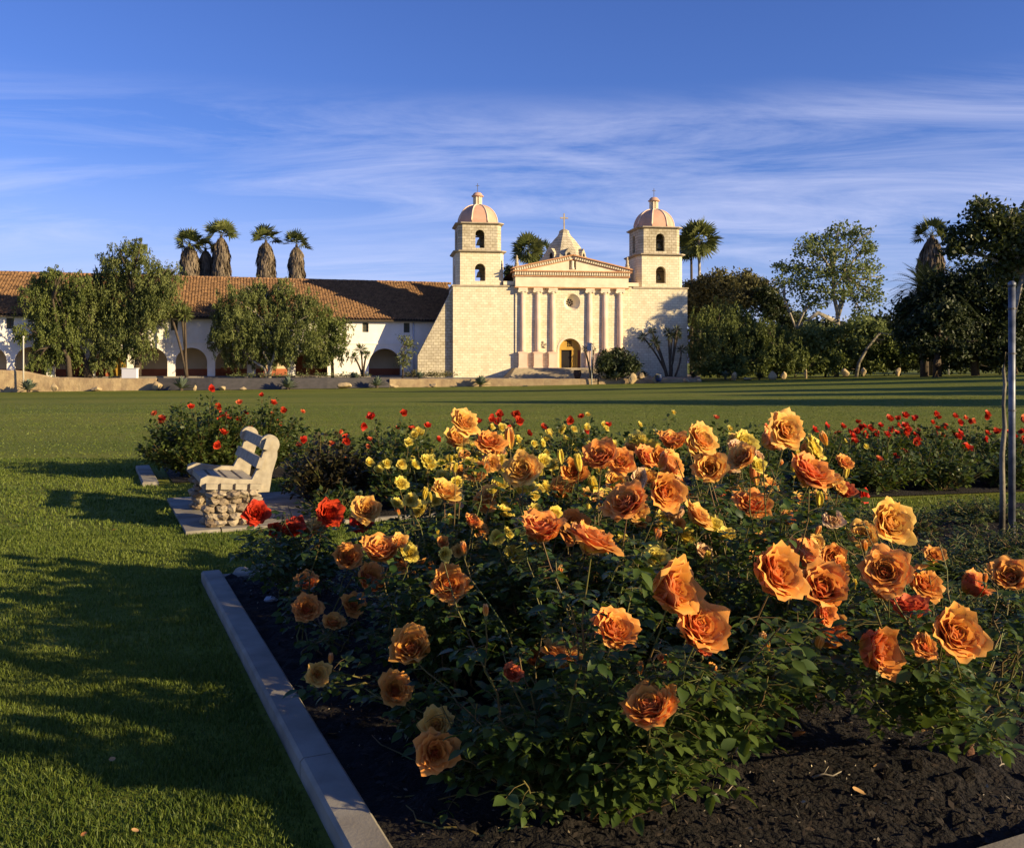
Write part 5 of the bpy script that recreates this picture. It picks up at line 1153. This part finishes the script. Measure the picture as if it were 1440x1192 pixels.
tree('broadleaf_tree', 'massive dark tree filling the right behind the date palm', 'tree', (1372, 526), 87, [(1340, 410, 40, 30), (1380, 400, 40, 34), (1420, 410, 36, 34), (1360, 450, 44, 30), (1410, 455, 40, 34), (1300, 440, 36, 28), (1450, 430, 40, 40), (1340, 490, 44, 22), (1400, 492, 40, 22), (1450, 490, 36, 28), (1290, 475, 24, 18)],
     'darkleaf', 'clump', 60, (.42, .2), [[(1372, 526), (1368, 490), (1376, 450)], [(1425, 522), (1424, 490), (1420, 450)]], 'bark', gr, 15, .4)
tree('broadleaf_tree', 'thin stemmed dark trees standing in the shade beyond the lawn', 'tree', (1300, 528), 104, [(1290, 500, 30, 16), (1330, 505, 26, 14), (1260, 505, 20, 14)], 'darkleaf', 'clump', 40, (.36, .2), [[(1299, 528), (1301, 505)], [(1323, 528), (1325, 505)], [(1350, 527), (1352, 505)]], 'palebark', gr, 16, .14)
# near big-leaved tree leaning in from the right
tree('broadleaf_tree', 'large leaved tree reaching into the top right corner on a leaning trunk', 'tree', (1421, 534), 60, [(1385, 305, 30, 20), (1420, 320, 34, 24), (1360, 330, 26, 18), (1400, 345, 34, 20), (1440, 350, 40, 30), (1345, 350, 14, 12), (1460, 320, 40, 34), (1500, 340, 50, 44), (1415, 375, 26, 16), (1470, 385, 40, 26), (1540, 350, 50, 50)],
     'bigleaf', 'clump', 60, (.34, .20), [[(1421, 534), (1424, 440), (1438, 385)], [(1438, 385), (1470, 360), (1500, 350)]], 'palebark', gr, 17, .26)
# background belt far behind (right and behind wing)
tree('broadleaf_tree', 'dark wood closing the view behind the right hand trees', 'tree', (1240, 520), 135, [(1000 + 40 * i, 470 + (i % 3) * 8, 32, 30) for i in range(13)] + [(1000 + 40 * i, 500, 30, 18) for i in range(13)] + [(1480 + 40 * i, 450 - (i % 2) * 12, 40, 50) for i in range(5)], 'darkleaf', 'clump', 34, (.6, .35), None, 'bark', gr, 18, .4)
# trees peeking between the towers
tree('broadleaf_tree', 'dark tree top showing between the left tower and the pediment', 'tree', (718, 500), 170, [(716, 382, 7, 10), (724, 388, 8, 10)], 'darkleaf', 'clump', 50, (.5, .3), [[(718, 500), (718, 400)]], 'bark', None, 19, .3)
# off-frame trees that throw the long shadows on the lawn
go = 'trees outside the picture shading the lawn'
for k, (x, y, s_, lab) in enumerate([(34, 25, 1.0, 'nearest tree beyond the right edge, its long shadow on the lawn'), (50, 38, 1.1, 'second tree beyond the right edge shading the middle lawn'), (58, 54, 1.2, 'third tree beyond the right edge shading the far lawn'), (66, 68, 1.3, 'fourth tree beyond the right edge shading the lawn by the date palm'), (44, 31, .9, 'small tree beyond the right edge behind the nearest one')]):
    D = y; px = 720 + x / D * F; py = HY + H * F / D; q = F / D * s_
    tree('broadleaf_tree', lab, 'tree', (px, py), D, [(px, py - 6.5 * q, 3.4 * q, 2.6 * q), (px - 3 * q, py - 5.2 * q, 2.6 * q, 2.2 * q), (px + 3 * q, py - 5.4 * q, 2.6 * q, 2.2 * q), (px + .5 * q, py - 9 * q, 2.4 * q, 1.9 * q), (px, py - 3.6 * q, 2.6 * q, 1.6 * q)], 'darkleaf', 'clump', 40, (.5, .3), [[(px, py), (px, py - 4 * q)]], 'bark', go, 30 + k, .35)
for k, (p0, p1, D_, lab) in enumerate([(985, 1070, 101.5, 'low dark undergrowth at the foot of the first pepper tree'), (1075, 1160, 102.2, 'low dark undergrowth behind the sunlit boulders'), (1165, 1250, 102.6, 'low undergrowth beneath the sycamore'), (1255, 1345, 103, 'deep shaded undergrowth below the date palm'), (1350, 1450, 103, 'deep shaded undergrowth at the right edge of the picture')]):
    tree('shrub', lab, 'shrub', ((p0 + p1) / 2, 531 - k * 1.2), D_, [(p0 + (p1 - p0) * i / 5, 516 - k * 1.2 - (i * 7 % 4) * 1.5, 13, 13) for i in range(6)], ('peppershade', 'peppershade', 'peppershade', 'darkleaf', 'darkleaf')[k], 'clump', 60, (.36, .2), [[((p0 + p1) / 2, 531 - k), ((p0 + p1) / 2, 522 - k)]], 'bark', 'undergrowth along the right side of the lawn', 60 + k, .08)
# ---------------------------------------------------------------- palms
def fan_leaf(rg, org, az, el, L_, W_, n=11):
    d = np.array([math.cos(az) * math.cos(el), math.sin(az) * math.cos(el), math.sin(el)]); s = np.array([-math.sin(az), math.cos(az), 0]); up = np.cross(s, d); ro = rg.uniform(-1.1, 1.1); s, up = s * math.cos(ro) + up * math.sin(ro), up * math.cos(ro) - s * math.sin(ro); st = org + d * L_ * .45; V = [org - s * .03, st - s * .03, st + s * .03, org + s * .03]; Fc = [(0, 1, 2, 3)]
    for i in range(n):
        a = R(-85 + 170 * i / (n - 1)); dd = d * math.cos(a) + s * math.sin(a) + up * .12 * math.cos(2 * a); ee = st + dd * W_ * rg.uniform(.85, 1.1); ee[2] -= W_ * .08 * rg.uniform(.2, 1.5)
        pr = np.cross(dd, up); w = W_ * .075; m_ = st + dd * W_ * .55; b = len(V); V += [st, m_ + pr * w, ee, m_ - pr * w]; Fc.append((b, b + 1, b + 2, b + 3))
    return V, Fc
def fan_palm(px, top, D, skirt=None, cr=1.8, n=16, base=510, lab='', m='palmleaf', grp='skirted fan palms behind the convent wing', el0=-25, el1=80, tr=.25, sparse=1, trunkm='bark'):
    zt = Z(top, D); e = empty('fan_palm', (X(px, D), D, PZ)); tag(e, lab, 'palm', grp); rg = np.random.default_rng(int(px)); V = []; Fc = []
    org = np.array([0, 0, (Z(skirt[0] - 3, D) if skirt else zt) - PZ])
    for i in range(n):
        az = i * 2.4 + rg.normal(0, .25); el = R(el0 + (el1 - el0) * (i / n) + rg.normal(0, 8)); v_, f_ = fan_leaf(rg, org, az, el, cr * rg.uniform(.8, 1.1), cr * .62 * rg.uniform(.85, 1.1)); b = len(V); V += v_; Fc += [tuple(b + q for q in f) for f in f_]
    mesh_np('crown', V, Fc, M[m], e)
    mb = MB(); zt = PZ + org[2] if skirt else zt; mb.tube([(0, 0, 0), (.1, 0, (zt - PZ) * .5), (0, 0, zt - PZ)], [tr * 1.2, tr, tr * .8], 9); mb.build('trunk', M[trunkm], e, True)
    if skirt:
        z1, z0, w = Z(skirt[0], D) - PZ, Z(skirt[1], D) - PZ, skirt[2] * D / F; k = 2600; t = rg.uniform(0, 1, k) ; az = rg.uniform(0, 6.283, k)
        prof = np.interp(t, [0, .10, .3, .7, 1], [.35, .80, 1.05, 1.08, .92]) * w * (1 + .10 * np.sin(az * 3 + t * 7 + px) + .08 * np.sin(az * 5 - t * 13 + px)) ; zz = z1 + (z0 - z1) * t; rr = prof * rg.uniform(.86, 1.04, k)
        pos = np.column_stack([rr * np.cos(az), rr * np.sin(az), zz]); d = np.column_stack([np.cos(az) * .16 + rg.normal(0, .08, k), np.sin(az) * .16 + rg.normal(0, .08, k), -np.ones(k)])
        L_ = rg.uniform(.7, 1.5, k); V_, F_ = scatter(*RHOMB, pos, frames(d, np.column_stack([np.cos(az), np.sin(az), np.zeros(k)]) + rg.normal(0, .35, (k, 3))), np.column_stack([L_ * .13, L_, L_])); mesh_np('dead_frond_skirt', V_, F_, M['skirt'], e)
        ts = np.linspace(0, 1, 12); mb = MB(); mb.lathe([(max(.1, float(np.interp(q, [0, .10, .3, .7, 1], [.28, .7, .95, .98, .84])) * w * .86), z1 + (z0 - z1) * q) for q in ts], 14); mb.build('skirt_core', M['bark'], e, True)
    return e
fan_palm(267, 343, 140, (346, 402, 11), 2.7, 24, lab='dark skirted fan palm, leftmost of the row above the convent roof')
fan_palm(289, 352, 142, (352, 402, 7.5), 1.9, 16, lab='slim fan palm with a yellowing crown and thin skirt, second of the row', m='palmgold')
fan_palm(311, 331, 140, (334, 402, 9.5), 2.8, 20, lab='tallest skirted fan palm above the convent roof, third of the row', el0=0)
fan_palm(374, 337, 140, (341, 402, 10), 2.8, 18, lab='skirted fan palm with a ragged flat topped skirt, fourth of the row', el0=5)
fan_palm(417, 342, 140, (347, 402, 8.5), 2.6, 17, lab='skirted fan palm standing alone at the right end of the row', el0=0)
fan_palm(983, 338, 125, None, 3.2, 46, lab='tall fan palm with a full round crown and bare trunk right of the right tower', grp='fan palms near the church', el0=-55, tr=.22, trunkm='palebark')
fan_palm(972, 350, 128, None, 2.2, 30, lab='lower fan palm crown tucked against the right tower', grp='fan palms near the church', el0=-55, tr=.2)
fan_palm(743, 352, 165, None, 3.4, 46, lab='round headed fan palm seen between the left tower and the pediment', grp='fan palms near the church', el0=-55, tr=.25)
fan_palm(762, 352, 175, None, 2.8, 14, lab='thin fronded palm behind the left slope of the pediment', grp='fan palms near the church', el0=-40, tr=.2)
fan_palm(1310, 330, 98, (334, 440, 14), 2.2, 18, lab='skirted fan palm rising out of the dark trees at the right', grp='palms on the right', el0=-10)
def date_palm(px, py, D, rad, lab, n=150):
    e = empty('date_palm', (X(px, D), D, gz(X(px, D), D))); z0 = Z(py, D) - e.location.z; tag(e, lab, 'palm', 'palms on the right'); rg = np.random.default_rng(3); V = []; Fc = []
    for i in range(n):
        az = i * 2.4; el = R(-20 + 100 * (i / n)); L_ = rad * rg.uniform(.9, 1.1); p = np.array([0, 0, z0]); d = np.array([math.cos(az) * math.cos(el), math.sin(az) * math.cos(el), math.sin(el)]); s = np.array([-math.sin(az), math.cos(az), 0])
        for j in range(26):
            d = nrm(d + np.array([0, 0, -.045 - .02 * j / 26])); p = p + d * L_ / 26
            for sg in (-1, 1):
                dd = nrm(s * sg + d * .75 + np.array([0, 0, .1])); ll = .85 * math.sin(math.pi * (.12 + .8 * j / 26)) ; b = len(V); w = d * .07; V += [p - w, p + dd * ll * .5 + d * .05, p + dd * ll, p + w]; Fc.append((b, b + 1, b + 2, b + 3))
    mesh_np('crown', V, Fc, M['darkleaf'], e); mb = MB(); mb.lathe([(.42, -.3), (.38, z0 * .3), (.40, z0 * .8), (.6, z0), (.3, z0 + .4)], 14); mb.build('trunk', M['bark'], e, True)
date_palm(1318, 432, 88, 5.2, 'big dark date palm with arching feather fronds at the right')
date_palm(1300, 412, 93, 3.6, 'second dark feather palm, a little higher behind the big date palm', 90)
tree('broadleaf_tree', 'dark rounded tree hiding the stems of the palms at the right', 'tree', (1316, 528), 85, [(1290, 462, 26, 18), (1325, 455, 30, 22), (1355, 465, 26, 20), (1300, 482, 26, 14), (1345, 488, 28, 14), (1318, 440, 26, 16)], 'darkleaf', 'clump', 60, (.36, .2), [[(1316, 528), (1318, 490)]], 'bark', gr, 50, .4)
# ---------------------------------------------------------------- small items
def lamp(px, D, y0, y1, lab, r=.07):
    e = empty('path_post', (X(px, D), D, Z(y0, D))); tag(e, lab, 'post', 'posts on the plaza'); h = Z(y1, D) - Z(y0, D)
    MB().lathe([(r, 0), (r * .9, h)], 8).build('pole', M['postw'], e, True); MB().lathe([(r * 1.6, h), (r * 1.8, h + .12), (.02, h + .2)], 8).build('cap', M['postw'], e)
lamp(33, 91, 545, 475, 'thin pale post rising behind the first agave at the left')
lamp(832, 95.8, 541, 487, 'thin grey post before the church door, right side')
lamp(1334, 99, 527, 497, 'thin light post in the shade below the date palm')
e = empty('notice_box', (X(183, 96), 96, PZ)); tag(e, 'low white utility cabinet standing on the plaza under the broad weeping tree', 'cabinet')
MB().box(-.75, .75, -.3, .3, .08, 1.05).build('cabinet', M['signwhite'], e); MB().box(-.82, .82, -.36, .36, 1.05, 1.12).build('lid', M['signwhite'], e); MB().box(-.7, .7, -.25, .25, 0, .08).build('plinth', M['iron'], e)
e = empty('small_sign', (X(829, 96.3), 96.3, PZ)); tag(e, 'small blue grey sign on a pole right of the church door', 'sign')
MB().lathe([(.035, 0), (.035, 3.7)], 6).build('pole', M['iron'], e); MB().box(-.25, .25, -.05, -.02, 2.9, 3.75).build('panel', M['potblue'], e)
pot(812, 97.2, .9, .42, M['potdark'], 'large dark clay pot at the foot of the church steps', PZ)
pot(926, 95.3, .7, .38, M['potblue'], 'blue glazed pot among the yellow rocks', -.5)
pot(367, 97.5, .6, .34, M['potdark'], 'dark pot beside the stems of the spreading weeping tree', PZ)
# dense low planting behind the walls
tree('shrub', 'low brown green planting along the foot of the stone buttress', 'shrub', (600, 531), 99.5, [(575 + 14 * i, 527, 9, 4) for i in range(5)], 'brownleaf', 'clump', 50, (.2, .1), [[(600, 531), (600, 529)]], 'bark', 'low shrubs on the plaza', 40, .04)
tree('shrub', 'low dark hedge below the spreading weeping tree', 'shrub', (450, 531), 97, [(330 + 22 * i, 529, 12, 3) for i in range(9)], 'palmleaf', 'clump', 40, (.2, .1), [[(450, 531), (450, 529)]], 'bark', 'low shrubs on the plaza', 41, .04)
# ---------------------------------------------------------------- hills
def hill():
    xs = np.linspace(-200, 6000, 60); V = []; rg = random.Random(3)
    for k, (y, f) in enumerate(((3800, 0), (4300, .55), (4800, 1), (5600, .8))):
        for x in xs:
            r = sstep(200, 1400, x) * (215 + 40 * math.sin(x / 330) + 25 * math.sin(x / 140 + 1) + 12 * math.sin(x / 60)); V.append((x, y + 60 * math.sin(x / 200), -3 + f * r))
    n = len(xs); Fc = [(j * n + i, j * n + i + 1, (j + 1) * n + i + 1, (j + 1) * n + i) for j in range(3) for i in range(n - 1)]
    tag(mesh_np('hills', V, Fc, M['hill'], smooth=True), kind='structure')
hill()
